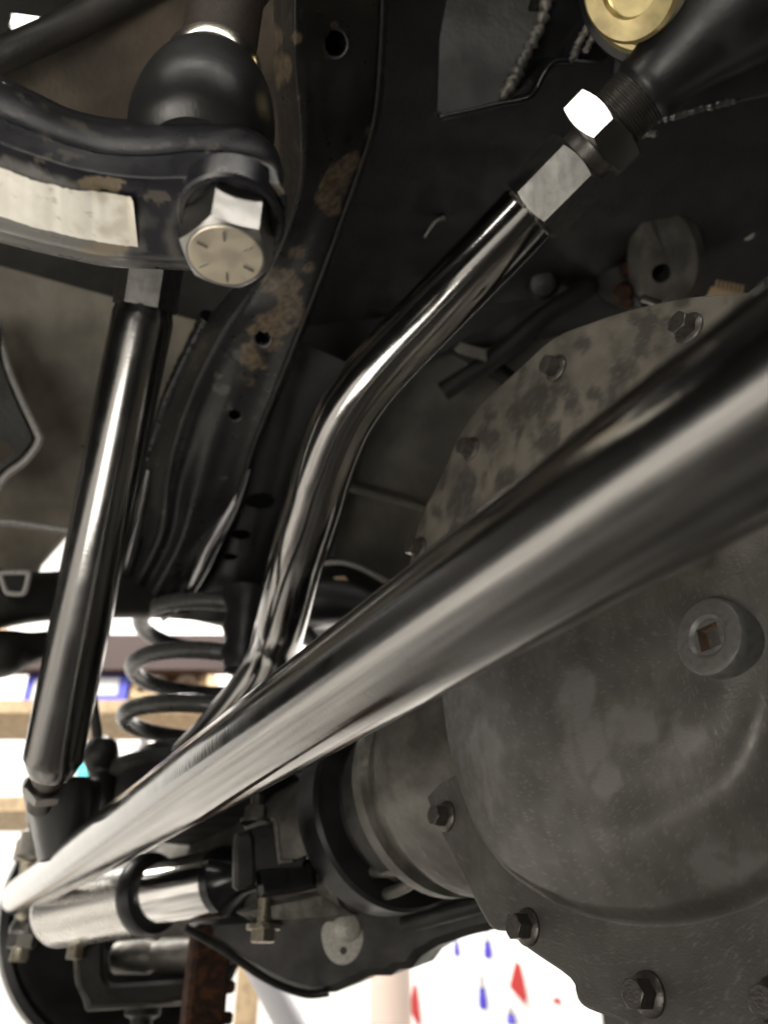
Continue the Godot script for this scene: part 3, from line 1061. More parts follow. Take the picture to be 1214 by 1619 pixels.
func build_rail() -> void:
	var st := [
		[[604, -90], [560, -90], [470, -90], [445, -90], 0.50],
		[[602, 50], [565, 55], [470, 80], [446, 100], 0.53],
		[[590, 190], [555, 195], [480, 205], [452, 225], 0.57],
		[[556, 300], [530, 302], [474, 305], [447, 320], 0.61],
		[[505, 440], [480, 436], [424, 425], [392, 435], 0.67],
		[[450, 580], [425, 570], [352, 530], [322, 530], 0.74],
		[[406, 690], [385, 680], [300, 640], [272, 640], 0.81],
		[[368, 800], [345, 790], [268, 750], [232, 745], 0.87],
		[[322, 888], [305, 880], [254, 850], [212, 838], 0.93],
		[[270, 976], [255, 970], [200, 952], [178, 934], 1.00]]
	var secs := []
	for s in st:
		var d: float = s[4]
		secs.append([at(s[0][0], s[0][1], d + 0.045), at(s[0][0], s[0][1], d + 0.040), at(s[1][0], s[1][1], d + 0.026), at(lerpf(s[1][0], s[2][0], 0.42), lerpf(s[1][1], s[2][1], 0.42), d + 0.016 - 0.010 * smoothstep(0.70, 0.86, d)), at(lerpf(s[1][0], s[2][0], 0.74), lerpf(s[1][1], s[2][1], 0.74), d + 0.007 + 0.005 * smoothstep(0.70, 0.86, d)), at(s[2][0], s[2][1], d), at(lerpf(s[2][0], s[3][0], 0.35), lerpf(s[2][1], s[3][1], 0.35), d + 0.008), at(s[3][0], s[3][1], d + 0.05), at(s[3][0], s[3][1], d + 0.10), at(s[0][0], s[0][1], d + 0.10)])
	var rows := loft(secs, 34, 9, true)
	var holes := []
	for h in [[530, 70, 0.0082], [413, 535, 0.0075], [370, 656, 0.0065]]:
		var best := 1e9
		var where := Vector3.ZERO
		for row in rows:
			for q in row:
				var dd: float = to_px(q).distance_to(Vector2(h[0], h[1])) + (q - EYE).dot(W3) * 40.0
				if dd < best:
					best = dd
					where = q
		holes.append([where, h[2]])
	var skip := func(q: Vector3) -> bool:
		for h in holes:
			if q.distance_to(h[0]) < h[1]:
				return true
		return false
	var mb := Mb.new()
	mb.grid(rows, true, null, Vector3.ZERO, rail_tint, skip)
	var o := thing("frame_rail", "long black pressed frame rail with rust patches and round holes, curving down", "frame rail", at(420, 500, 0.7))
	part("rail", mb, M.painted, o)
	for h in holes:
		mb = Mb.new()
		var n: Vector3 = (EYE - h[0]).normalized()
		n = (n + Vector3(-0.1, -0.5, 0.2)).normalized()
		mb.lathe(h[0] - n * 0.002, n, [Vector2(0, -0.028), Vector2(h[1] * 0.86, -0.03), Vector2(h[1] * 0.86, 0.0), Vector2(h[1] * 0.95, 0.0028), Vector2(h[1] * 1.12, 0.003), Vector2(h[1] * 1.22, -0.001)], 24)
		part("hole_lip", mb, M.black_paint, o)
	# edge flange (pale worn edge along the right side)
	mb = Mb.new()
	var edge := []
	for s in st:
		edge.append(at(s[0][0] + 1, s[0][1], s[4] + 0.038))
	mb.tube(arc_path(edge, 12), 0.0016, 8)
	part("worn_edge", mb, M.dark_iron, o)
	# wire loom along the left of the rail
	mb = Mb.new()
	var loom := []
	for s in [[330, 500, 0.80], [300, 560, 0.84], [272, 620, 0.87], [255, 670, 0.90], [238, 730, 0.93], [220, 800, 0.97], [205, 850, 1.0]]:
		loom.append(at(s[0], s[1], s[2]))
	var lp := arc_path(loom, 24)
	var rad := []
	for i in lp.size():
		rad.append(0.0085 + 0.0022 * nz2.get_noise_1d(i * 2.0))
	mb.tube(lp, rad, 14)
	single("wire_loom", mb, M.gloss_black, loom[2], "ribbed black wire loom between the left rod and the rail", "cable")
	# spring tower right of the rail with oval holes
	var sec2 := [
		[at(470, 540, 0.80), at(520, 560, 0.82), at(600, 600, 0.88)],
		[at(430, 630, 0.85), at(480, 640, 0.86), at(560, 660, 0.93)],
		[at(392, 735, 0.90), at(450, 745, 0.91), at(520, 760, 0.98)],
		[at(350, 830, 0.95), at(410, 850, 0.95), at(500, 860, 1.02)],
		[at(312, 915, 1.0), at(390, 930, 0.98), at(490, 930, 1.05)],
		[at(265, 978, 1.04), at(380, 985, 1.02), at(480, 975, 1.08)]]
	rows = loft(sec2, 34, 50, false)
	var holes2 := [[411, 792, 0.017], [381, 845, 0.011], [364, 880, 0.008]]
	var skip2 := func(q: Vector3) -> bool:
		var s := to_px(q)
		for h in holes2:
			var r: float = h[2] / 0.93 * FPX
			if Vector2((s.x - h[0]) / r, (s.y - h[1]) / (r * 0.52)).length() < 1.0:
				return true
		return false
	mb = Mb.new()
	mb.grid(rows, false, null, EYE - at(420, 800, 0.93), null, skip2)
	o = thing("spring_tower", "black spring tower wall with a row of oval holes above the coil spring", "bracket", at(400, 850, 0.95))
	part("wall", mb, M.black_paint, o)
	mb = Mb.new()
	plate_seen(mb, [[330, 740], [600, 600], [500, 960], [300, 960]], at(400, 850, 1.07), EYE - at(400, 850, 1.07), 0.01, 0.002)
	part("inner_wall", mb, M.matt_black, o)
	mb = Mb.new()
	mb.tube(arc_path([at(393, 740, 0.885), at(372, 795, 0.91), at(350, 835, 0.93), at(334, 862, 0.945), at(318, 900, 0.965), at(296, 940, 0.99), at(258, 980, 1.03)], 12), taper(73, 0.0115), 20)
	mb.tube(arc_path([at(236, 742, 0.90), at(216, 835, 0.945), at(196, 905, 0.985), at(180, 952, 1.01), at(172, 985, 1.03)], 12), taper(49, 0.010), 20)
	part("rolled_edge", mb, M.satin_edge, o)
	mb = Mb.new()
	var bs := at(383, 1008, 0.93)
	mb.lathe(bs, UP, [Vector2(0, -0.045), Vector2(0.016, -0.04), Vector2(0.022, -0.02), Vector2(0.018, -0.005), Vector2(0.024, 0.012), Vector2(0.02, 0.03), Vector2(0.028, 0.055), Vector2(0, 0.055)], 24)
	single("bump_stop", mb, M.rubber, bs, "black rubber bump stop between the spring and the bent bar", "bump stop")


# ---------------------------------------------------------------- axle housing and what hangs on it
func lat(l: float) -> Vector3:
	return cw(Vector3(0.231, -0.069, 0.45)) + AXL * l

func build_axle() -> void:
	var o := thing("axle_housing", "grey cast axle housing with stepped collars behind the differential cover", "axle", lat(0.4))
	var c0 := lat(0.0)
	var mb := Mb.new()
	mb.lathe(c0, AXL, [Vector2(0, -0.3), Vector2(0.06, -0.28), Vector2(0.076, -0.2), Vector2(0.082, 0.1), Vector2(0.086, 0.24), Vector2(0.092, 0.285), Vector2(0.090, 0.31), Vector2(0.080, 0.318), Vector2(0.080, 0.335), Vector2(0.086, 0.338), Vector2(0.085, 0.352), Vector2(0.074, 0.357), Vector2(0.06, 0.37)], 72)
	part("carrier", mb, M.cast_iron, o)
	mb = Mb.new()
	mb.lathe(c0, AXL, [Vector2(0.058, 0.34), Vector2(0.072, 0.362), Vector2(0.072, 0.392), Vector2(0.064, 0.40), Vector2(0.066, 0.41)], 64)
	part("collar", mb, M.dark_iron, o)
	mb = Mb.new()
	mb.lathe(c0, AXL, [Vector2(0.060, 0.38), Vector2(0.060, 0.9), Vector2(0.066, 0.93), Vector2(0.075, 1.0), Vector2(0, 1.02)], 64)
	part("axle_tube", mb, M.cast_iron, o)
	mb = Mb.new()
	mb.lathe(c0, AXL, [Vector2(0.06, 0.408), Vector2(0.085, 0.41), Vector2(0.088, 0.414), Vector2(0.088, 0.444), Vector2(0.085, 0.448), Vector2(0.06, 0.45)], 64)
	part("black_band", mb, M.black_paint, o, "black painted band round the axle tube")
	# ribs that run to the cover's edge
	for s in [[[585, 1378, 0.70], [640, 1374, 0.66], [692, 1352, 0.62]], [[575, 1424, 0.72], [640, 1402, 0.67], [694, 1356, 0.62]], [[668, 1180, 0.66], [640, 1210, 0.66], [600, 1218, 0.68]]]:
		mb = Mb.new()
		mb.tube(arc_path([at(s[0][0], s[0][1], s[0][2]), at(s[1][0], s[1][1], s[1][2]), at(s[2][0], s[2][1], s[2][2])]), 0.005, 12)
		part("rib", mb, M.cast_iron, o)
	# underside casting
	mb = Mb.new()
	var p := at(560, 1480, 0.80)
	plate_seen(mb, [[288, 1464], [345, 1452], [480, 1440], [560, 1400], [640, 1340], [720, 1340], [800, 1466], [740, 1480], [690, 1496], [660, 1514], [645, 1534], [625, 1535], [612, 1545], [580, 1545], [560, 1555], [525, 1571], [490, 1573], [455, 1563], [410, 1540], [350, 1498]], p, -AXF + Vector3.UP * -0.25 - AXL * 0.5, 0.05, 0.007)
	o = thing("lower_casting", "black scalloped casting hanging under the axle above the white background", "casting", p)
	part("body", mb, M.dark_iron, o)
	mb = Mb.new()
	mb.tube(arc_path([at(292, 1466, 0.775), at(350, 1500, 0.785), at(410, 1541, 0.79), at(452, 1562, 0.795), at(488, 1572, 0.80), at(520, 1569, 0.80)]), 0.0038, 12)
	part("rim", mb, M.dark_iron, o)
	mb = Mb.new()
	mb.tube(arc_path([at(640, 1462, 0.76), at(720, 1440, 0.73), at(790, 1420, 0.71)]), 0.008, 12)
	part("rib", mb, M.dark_iron, o)
	# axle bracket: the C shaped black spacer and the pads with their bolts
	p = at(545, 1320, 0.745)
	o = thing("axle_bracket", "black and grey clamp bracket on the axle with two bolts, beside the damper", "bracket", p)
	mb = Mb.new()
	plate_seen(mb, [[500, 1165], [545, 1165], [552, 1250], [572, 1310], [598, 1350], [606, 1400], [600, 1434], [560, 1442], [545, 1430], [538, 1390], [530, 1340], [505, 1290]], p, EYE - p, 0.05, 0.005)
	part("spacer", mb, M.black_paint, o)
	mb = Mb.new()
	p = at(480, 1430, 0.735)
	plate_seen(mb, [[372, 1442], [405, 1428], [500, 1408], [503, 1350], [515, 1340], [535, 1400], [548, 1436], [570, 1446], [560, 1454], [480, 1462], [410, 1466]], p, EYE - p, 0.05, 0.005)
	part("pad", mb, M.cast_iron, o)
	mb = Mb.new()
	p = at(455, 1385, 0.70)
	plate_seen(mb, [[402, 1372], [500, 1356], [502, 1404], [470, 1412], [412, 1420]], p, EYE - p + AXL * -0.2, 0.04, 0.004)
	part("block", mb, M.gloss_black, o)
	mb = Mb.new()
	p = at(415, 1340, 0.705)
	plate_seen(mb, [[392, 1312], [428, 1296], [434, 1298], [442, 1360], [470, 1358], [486, 1352], [480, 1372], [402, 1380]], p, EYE - p, 0.02, 0.002)
	part("upright_plate", mb, M.gloss_black, o)
	mb = Mb.new()
	p = at(440, 1330, 0.695)
	plate_seen(mb, [[385, 1306], [426, 1290], [436, 1291], [441, 1304], [446, 1358], [464, 1358], [464, 1364], [440, 1367], [432, 1300], [388, 1314]], p, EYE - p, 0.006, 0.001)
	part("bent_strap", mb, M.bolt_steel, o)
	mb = Mb.new()
	p = at(386, 1372, 0.692)
	plate_seen(mb, [[371, 1344], [374, 1318], [395, 1312], [403, 1322], [405, 1396], [400, 1404], [378, 1408], [371, 1402]], p, EYE - p + AXL * -0.3, 0.018, 0.003)
	part("tab", mb, M.dark_iron, o)
	mb = Mb.new()
	var bp := at(404, 1296, 0.70)
	mb.hex(bp, UP, 0.017, 0.011, 0.3)
	mb.lathe(bp, UP, [Vector2(0.0055, 0), Vector2(0.0055, 0.02), Vector2(0, 0.021)], 16)
	mb.lathe(bp, UP, [Vector2(0.0125, -0.003), Vector2(0.0125, 0.0), Vector2(0.006, 0.0)], 24)
	part("top_bolt", mb, M.bolt_steel, o)
	mb = Mb.new()
	bp = at(417, 1462, 0.725)
	mb.lathe(bp, Vector3.DOWN, [Vector2(0.006, -0.04), Vector2(0.006, 0), Vector2(0.015, 0), Vector2(0.015, 0.004), Vector2(0, 0.004)], 24)
	mb.hex(bp + Vector3.DOWN * 0.004, Vector3.DOWN, 0.020, 0.010, 0.35)
	part("lower_bolt", mb, M.yellow_zinc, o, "yellowish zinc hex bolt under the bracket")
	# identification tag
	mb = Mb.new()
	p = at(541, 1490, 0.735)
	plate_seen(mb, [[508, 1478], [512, 1462], [525, 1452], [545, 1448], [562, 1452], [572, 1466], [574, 1486], [568, 1506], [557, 1520], [541, 1526], [525, 1520], [513, 1502]], p, EYE - p + R3 * -0.06, 0.0016, 0.0004, [[543, 1503, 0.0032]], 3)
	o = thing("round_tag", "round dull silver tag with one small hole hanging below the axle bracket", "tag", p)
	part("disc", mb, M.tag_metal, o)
	mb = Mb.new()
	mb.lathe(at(548, 1466, 0.735), EYE - p, [Vector2(0.0125, 0), Vector2(0.0115, 0.003), Vector2(0.008, 0.0045), Vector2(0, 0.005)], 24)
	part("rivet", mb, M.tag_metal, o)


# ---------------------------------------------------------------- differential cover
func plane2(x: float, y: float, p: Vector3, lift := 0.0) -> Vector2:
	var n := -AXF
	var w := on_plane(x, y, p + n * lift, n) - p
	return Vector2(w.dot(-AXL), w.dot(UP))

func ray_hit(poly: PackedVector2Array, c: Vector2, dir: Vector2) -> float:
	var best := 0.0
	for i in poly.size():
		var h = Geometry2D.segment_intersects_segment(c, c + dir * 3.0, poly[i], poly[(i + 1) % poly.size()])
		if h != null:
			best = maxf(best, c.distance_to(h))
	return best

func cover_tint(q: Vector3, _n: Vector3) -> Color:
	var s := to_px(q)
	var a := nz.get_noise_3dv(q * 0.9)
	var b := nz2.get_noise_3dv(q)
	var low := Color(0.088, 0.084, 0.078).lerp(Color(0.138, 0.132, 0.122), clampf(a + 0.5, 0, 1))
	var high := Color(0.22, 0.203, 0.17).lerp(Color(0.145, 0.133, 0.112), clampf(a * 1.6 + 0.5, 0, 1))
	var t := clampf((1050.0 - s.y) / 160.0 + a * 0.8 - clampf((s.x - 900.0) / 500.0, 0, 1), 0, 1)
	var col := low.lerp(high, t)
	var dark := nz.get_noise_3dv(q * 1.25 + Vector3(3, 1, 2)) + b * 0.22
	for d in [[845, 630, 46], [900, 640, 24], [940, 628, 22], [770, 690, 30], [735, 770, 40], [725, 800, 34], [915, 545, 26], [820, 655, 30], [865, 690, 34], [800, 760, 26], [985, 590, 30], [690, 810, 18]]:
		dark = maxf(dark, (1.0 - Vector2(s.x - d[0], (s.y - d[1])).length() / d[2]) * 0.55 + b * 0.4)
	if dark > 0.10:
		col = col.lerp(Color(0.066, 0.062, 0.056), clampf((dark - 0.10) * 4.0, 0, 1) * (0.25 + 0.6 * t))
	# pale rubbed streaks on the dome
	var pale := 0.0
	for d in [[915, 1110, 45, 90], [930, 1180, 50, 60], [1010, 1150, 60, 50], [1080, 1180, 50, 60], [960, 1230, 30, 50], [775, 1230, 26, 110], [760, 1170, 22, 70], [1150, 1370, 90, 40]]:
		pale = maxf(pale, 1.0 - Vector2((s.x - d[0]) / d[2], (s.y - d[1]) / d[3]).length())
	pale += b * 0.5 + a * 0.3
	if pale > 0.2:
		col = col.lerp(Color(0.20, 0.193, 0.185), clampf((pale - 0.2) * 2.0, 0, 0.7))
	# scratches that run down the steel, and small pits
	var sc := nz2.get_noise_3d(q.x * 7.0 + q.y * 1.6, q.y * 0.7, q.z * 7.0)
	if sc > 0.44:
		col = col.lerp(Color(0.21, 0.20, 0.185), clampf((sc - 0.44) * 5.0, 0, 0.5))
	var drip := nz.get_noise_3d(q.x * 3.4, q.y * 0.5, q.z * 3.4)
	if drip > 0.22:
		col = col.lerp(Color(0.07, 0.062, 0.05), clampf((drip - 0.22) * 2.0, 0, 0.28))
	if nz2.get_noise_3dv(q * 5.0) > 0.42:
		col = col.lerp(Color(0.2, 0.19, 0.18), 0.45)
	return col

func dome_h(f: float, dir: Vector2) -> float:
	var e := 1.0 - f
	var h := 0.009 * smoothstep(0.0, 0.055, e) + 0.033 * sin(clampf(e / 0.72, 0, 1) * PI / 2)
	return h + 0.006 * exp(-pow((e - 0.30) / 0.13, 2.0)) * smoothstep(0.35, 0.95, -dir.y)

func build_cover() -> void:
	var p := at(835, 1465, 0.46)
	var n := -AXF
	var outl := PackedVector2Array()
	for q in [[1157, 482], [1110, 484], [1057, 490], [982, 505], [917, 525], [862, 547], [807, 595], [747, 650], [714, 700], [690, 755], [662, 810], [645, 865], [637, 930], [634, 1010], [638, 1090], [647, 1170], [655, 1210], [672, 1262], [702, 1330], [738, 1400], [772, 1462], [792, 1470], [806, 1472], [817, 1487], [847, 1510], [902, 1550], [912, 1580], [927, 1597], [977, 1617], [1040, 1650], [1100, 1665]]:
		outl.append(plane2(q[0], q[1], p))
	# the right half lies outside the photograph
	for q in [[1200, 1668], [1310, 1620], [1410, 1500], [1480, 1300], [1505, 1040], [1480, 780], [1400, 610], [1300, 515], [1230, 486], [1195, 480]]:
		outl.append(plane2(q[0], q[1], p))
	outl = smooth2(outl, 3)
	var axis_x := plane2(1180, 1050, p).x
	var m := 0
	var dome := PackedVector2Array()
	for q in [[1180, 620], [1080, 640], [960, 690], [850, 770], [770, 860], [722, 950], [702, 1050], [706, 1130], [722, 1215], [752, 1305], [797, 1370], [847, 1408], [907, 1442], [977, 1462], [1057, 1468], [1130, 1458], [1220, 1425], [1300, 1350], [1350, 1240], [1372, 1080], [1360, 900], [1320, 760], [1260, 660]]:
		dome.append(plane2(q[0], q[1], p))
	dome = smooth2(dome, 4)
	var c := Vector2(axis_x, plane2(1180, 1060, p).y)
	var cols := 480
	var rows := []
	var steps := [[1.0, -0.011], [1.0, -0.0016], [0.9985, -0.0008], [0.994, 0.0]]
	for i in range(1, 60):
		steps.append([2.0 - i / 60.0, 0.0])                  # flange; 2..1 stands for outline..dome
	for i in range(1, 121):
		steps.append([-(1.0 - i / 120.0), 1.0])               # dome, 1..0
	var ro := []
	var rd := []
	for k in cols:
		var dir := Vector2(cos(TAU * k / cols), sin(TAU * k / cols))
		ro.append(ray_hit(outl, c, dir))
		rd.append(ray_hit(dome, c, dir))
	for si in steps.size():
		var s: Array = steps[si]
		var row := PackedVector3Array()
		for k in cols:
			var dir := Vector2(cos(TAU * k / cols), sin(TAU * k / cols))
			var r := 0.0
			var h := 0.0
			if s[1] == 1.0:
				var f: float = -s[0]
				r = maxf(rd[k] * f, 0.0005)
				h = dome_h(f, dir)
			elif s[0] > 1.0:
				r = lerpf(rd[k], ro[k] * 0.992, s[0] - 1.0)
			else:
				r = ro[k] * s[0]
				h = s[1]
			var q2 := c + dir * r
			var w := p - AXL * q2.x + UP * q2.y
			h += nz.get_noise_3dv(w * 0.5) * 0.0012 * clampf(h * 60.0 + 0.3, 0, 1)
			row.append(w + n * h)
		rows.append(row)
	var mb := Mb.new()
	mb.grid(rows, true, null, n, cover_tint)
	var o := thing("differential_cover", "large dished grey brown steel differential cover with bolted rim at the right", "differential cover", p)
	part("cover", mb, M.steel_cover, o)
	# the housing flange behind it
	mb = Mb.new()
	var back := PackedVector2Array()
	for q in outl:
		back.append(c + (q - c) * 0.985)
	mb.plate(p - n * 0.0135, -AXL, UP, back, [], 0.03, 0.002)
	part("housing_flange", mb, M.dark_iron, o)
	mb = Mb.new()
	back = PackedVector2Array()
	for q in outl:
		back.append(c + (q - c) * 0.972)
	mb.plate(p - n * 0.0112, -AXL, UP, back, [], 0.0022, 0.0002)
	part("gasket", mb, M.matt_black, o, "thin black gasket line")
	# rim bolts
	var first: MeshInstance3D = null
	for s in [[706, 1291], [835, 1466], [1026, 1572], [880, 583], [746, 710], [1090, 520], [664, 868], [1232, 1585]]:
		var w := on_plane(s[0], s[1], p, n)
		if first == null:
			mb = Mb.new()
			mb.lathe(w, n, [Vector2(0.0098, 0.0), Vector2(0.0098, 0.0014), Vector2(0.0088, 0.0024), Vector2(0.006, 0.003)], 30)
			mb.hex(w + n * 0.002, n, 0.0122, 0.0095, 0.25)
			first = MeshInstance3D.new()
			first.name = "bolt"
			first.mesh = mb.mesh(w)
			first.set_surface_override_material(0, M.bolt_steel)
			o.add_child(first)
			first.position = w - p
		else:
			var d := first.duplicate()
			d.name = "bolt"
			o.add_child(d, true)
			d.position = w - p
			d.basis = Basis(n, rng.randf_range(-0.5, 0.5))
	# drain plug
	var lift := 0.04
	for i in 4:
		var q2 := plane2(1133, 1011, p, lift) - c
		lift = dome_h(q2.length() / ray_hit(dome, c, q2.normalized()), q2.normalized()) + 0.0005
	var pp := on_plane(1133, 1011, p + n * lift, n)
	mb = Mb.new()
	mb.lathe(pp, n, [Vector2(0.0175, -0.010), Vector2(0.0172, 0.0), Vector2(0.0172, 0.0045), Vector2(0.0164, 0.0058), Vector2(0.0150, 0.0064), Vector2(0.0096, 0.0064), Vector2(0.0078, 0.0050)], 44)
	var sq := PackedVector2Array([Vector2(-0.0052, -0.0052), Vector2(0.0052, -0.0052), Vector2(0.0052, 0.0052), Vector2(-0.0052, 0.0052)])
	mb.plate(pp + n * 0.0053, -AXL, UP, circle2(Vector2.ZERO, 0.0079, 28), [sq], 0.003, 0.0001)
	part("drain_plug", mb, M.plug_steel, o, "round plug with a square rusty recess")
	mb = Mb.new()
	for i in 4:
		var j := (i + 1) % 4
		mb.face_n([pp - AXL * sq[i].x + UP * sq[i].y + n * 0.0045, pp - AXL * sq[j].x + UP * sq[j].y + n * 0.0045, pp - AXL * sq[j].x + UP * sq[j].y - n * 0.007, pp - AXL * sq[i].x + UP * sq[i].y - n * 0.007], (AXL * (sq[i].x + sq[j].x) - UP * (sq[i].y + sq[j].y)).normalized())
	mb.face_n([pp - AXL * sq[0].x + UP * sq[0].y - n * 0.007, pp - AXL * sq[1].x + UP * sq[1].y - n * 0.007, pp - AXL * sq[2].x + UP * sq[2].y - n * 0.007, pp - AXL * sq[3].x + UP * sq[3].y - n * 0.007], n)
	part("plug_recess", mb, M.rust_recess, o, "rusty square recess of the plug")


# ---------------------------------------------------------------- wheel end
func build_wheel_end() -> void:
	var c := at(213, 1440, 1.14)
	var mb := Mb.new()
	mb.lathe(c, -AXL, [Vector2(0.03, -0.03), Vector2(0.168, -0.03), Vector2(0.172, -0.02), Vector2(0.171, 0.0), Vector2(0.162, 0.004), Vector2(0.154, -0.004), Vector2(0.145, -0.002), Vector2(0.120, -0.008), Vector2(0.07, -0.004), Vector2(0.06, 0.012), Vector2(0.0, 0.014)], 90)
	single("brake_backing_plate", mb, M.black_paint, c, "round black brake backing plate at the lower left", "brake plate")
	var p := at(210, 1545, 0.93)
	var o := thing("caliper_bracket", "dark U shaped caliper bracket with pale edges under the silver damper", "bracket", p)
	mb = Mb.new()
	plate_seen(mb, [[119, 1500], [163, 1488], [164, 1540], [168, 1550], [178, 1556], [302, 1548], [302, 1588], [240, 1592], [140, 1597], [136, 1584], [124, 1565], [119, 1535]], p, EYE - p, 0.05, 0.004)
	part("bracket", mb, M.dusty_black, o)
	mb = Mb.new()
	mb.tube(arc_path([at(121, 1512, 0.925), at(123, 1550, 0.925), at(134, 1576, 0.925), at(138, 1594, 0.925)]), 0.0025, 8)
	part("edge", mb, M.cast_iron, o)
	mb = Mb.new()
	mb.tube(arc_path([at(138, 1595, 0.925), at(220, 1590, 0.925), at(305, 1585, 0.925)]), 0.0025, 8)
	part("edge", mb, M.cast_iron, o)
	mb = Mb.new()
	var q := at(225, 1606, 0.94)
	mb.lathe(q, Vector3.DOWN, [Vector2(0, -0.02), Vector2(0.02, -0.02), Vector2(0.02, 0.0), Vector2(0.012, 0.004), Vector2(0.012, 0.014), Vector2(0, 0.014)], 24)
	part("boss", mb, M.dusty_black, o)
	# piston housing seen in the U
	mb = Mb.new()
	var a0 := at(182, 1514, 0.99)
	var a1 := at(320, 1508, 0.97)
	var d := (a1 - a0).normalized()
	var L := a0.distance_to(a1)
	mb.lathe(a0, d, [Vector2(0, 0), Vector2(0.014, 0.0), Vector2(0.018, 0.003), Vector2(0.019, L * 0.4), Vector2(0.0165, L * 0.44), Vector2(0.0165, L * 0.5), Vector2(0.019, L * 0.54), Vector2(0.019, L), Vector2(0, L)], 36)
	single("caliper_cylinder", mb, M.cast_iron, a0, "dull silver caliper cylinder framed by the U shaped bracket", "brake caliper")
	# rusty stand post
	var t := at(333, 1480, 0.90)
	mb = Mb.new()
	var bb := Basis(Vector3(0.93, 0, -0.37), UP, Vector3(0.37, 0, 0.93))
	mb.box(Vector3(t.x, t.y * 0.5 + 0.01, t.z), bb, Vector3(0.040, t.y + 0.0, 0.04), 0.004)
	o = thing("stand_post", "rusty dark square stand post rising to the axle at the bottom", "jack stand", Vector3(t.x, 0, t.z))
	part("post", mb, M.rusty_steel, o)
	mb = Mb.new()
	mb.box(Vector3(t.x, 0.012, t.z), bb, Vector3(0.16, 0.022, 0.16), 0.004)
	part("foot_plate", mb, M.rusty_steel, o)
	mb = Mb.new()
	for i in 5:
		mb.box(Vector3(t.x, t.y - 0.02 - i * 0.028, t.z) + bb.x * 0.023, bb, Vector3(0.012, 0.012, 0.03), 0.003)
	part("ratchet_teeth", mb, M.rusty_steel, o)
	# steering damper
	var d0 := at(92, 1441, 0.95)
	var d1 := at(236, 1415, 0.885)
	var d2 := at(366, 1390, 0.83)
	var ax := (d2 - d0).normalized()
	var l1 := d0.distance_to(d1)
	var l2 := d0.distance_to(d2)
	o = thing("steering_damper", "satin silver steering damper cylinder with a black rubber ring", "damper", d0)
	mb = Mb.new()
	mb.lathe(d0, ax, [Vector2(0, -0.012), Vector2(0.0229, -0.010), Vector2(0.0343, -0.003), Vector2(0.0384, 0.006), Vector2(0.0384, l1 + 0.002), Vector2(0.0321, l1 + 0.004)], 60)
	part("dust_tube", mb, M.damper_silver, o)
	mb = Mb.new()
	mb.lathe(d0, ax, [Vector2(0.0298, l1 - 0.002), Vector2(0.0403, l1 - 0.004), Vector2(0.0414, l1), Vector2(0.0414, l1 + 0.008), Vector2(0.0389, l1 + 0.013), Vector2(0.0298, l1 + 0.014)], 60)
	part("rubber_ring", mb, M.rubber, o, "black rubber ring")
	mb = Mb.new()
	mb.lathe(d0, ax, [Vector2(0.0311, l1), Vector2(0.0311, l2 - 0.012), Vector2(0.0298, l2 - 0.008)], 60)
	part("body", mb, M.bright_steel, o)
	mb = Mb.new()
	mb.lathe(d0, ax, [Vector2(0.0303, l2 - 0.016), Vector2(0.0326, l2 - 0.014), Vector2(0.0326, l2 - 0.004), Vector2(0.0252, l2 + 0.004), Vector2(0.0172, l2 + 0.02), Vector2(0.0137, l2 + 0.05)], 48)
	part("end_sleeve", mb, M.gloss_black, o)
	mb = Mb.new()
	var fb := at(121, 1494, 0.92)
	mb.lathe(fb, Vector3.DOWN, [Vector2(0.0, -0.012), Vector2(0.0103, -0.01), Vector2(0.0126, 0.0), Vector2(0.0086, 0.002), Vector2(0.0086, 0.014), Vector2(0, 0.015)], 24)
	mb.hex(fb + Vector3.UP * 0.010, Vector3.DOWN, 0.022, 0.010, 0.2, true)
	part("mounting_nut", mb, M.yellow_zinc, o)
	# joint block under the left rod
	p = at(98, 1278, 0.80)
	mb = Mb.new()
	var rows := loft([
		[at(52, 1228, 0.76), at(140, 1228, 0.76), at(150, 1232, 0.86), at(50, 1232, 0.86)],
		[at(48, 1250, 0.76), at(146, 1245, 0.76), at(152, 1250, 0.86), at(48, 1250, 0.86)],
		[at(60, 1310, 0.77), at(142, 1305, 0.77), at(146, 1310, 0.87), at(60, 1310, 0.87)],
		[at(70, 1360, 0.78), at(150, 1340, 0.78), at(155, 1345, 0.88), at(70, 1360, 0.88)]], 8, 8, true)
	mb.grid(rows, true, null, Vector3.ZERO)
	mb.face_n(Array(rows[0]), UP)
	single("joint_block", mb, M.rubber, p, "black rubber joint block below the lower end of the left rod", "joint")
	# stabiliser link
	var ball := at(160, 1192, 0.93)
	o = thing("stabiliser_link", "thin dark stabiliser link rod with a round ball end left of the spring", "link", ball)
	mb = Mb.new()
	mb.tube(arc_path([at(136, 1020, 1.0), at(142, 1070, 0.98), at(150, 1130, 0.95), at(157, 1180, 0.93)]), 0.0058, 14)
	part("rod", mb, M.dark_iron, o)
	mb = Mb.new()
	mb.lathe(ball, UP, [Vector2(0, -0.02), Vector2(0.012, -0.018), Vector2(0.0185, -0.008), Vector2(0.0195, 0.002), Vector2(0.016, 0.013), Vector2(0.008, 0.019), Vector2(0, 0.02)], 32)
	part("ball", mb, M.dark_iron, o)
	mb = Mb.new()
	mb.tube(arc_path([at(160, 1200, 0.94), at(170, 1240, 0.94), at(180, 1290, 0.94)]), 0.017, 18)
	part("stem", mb, M.dark_iron, o)


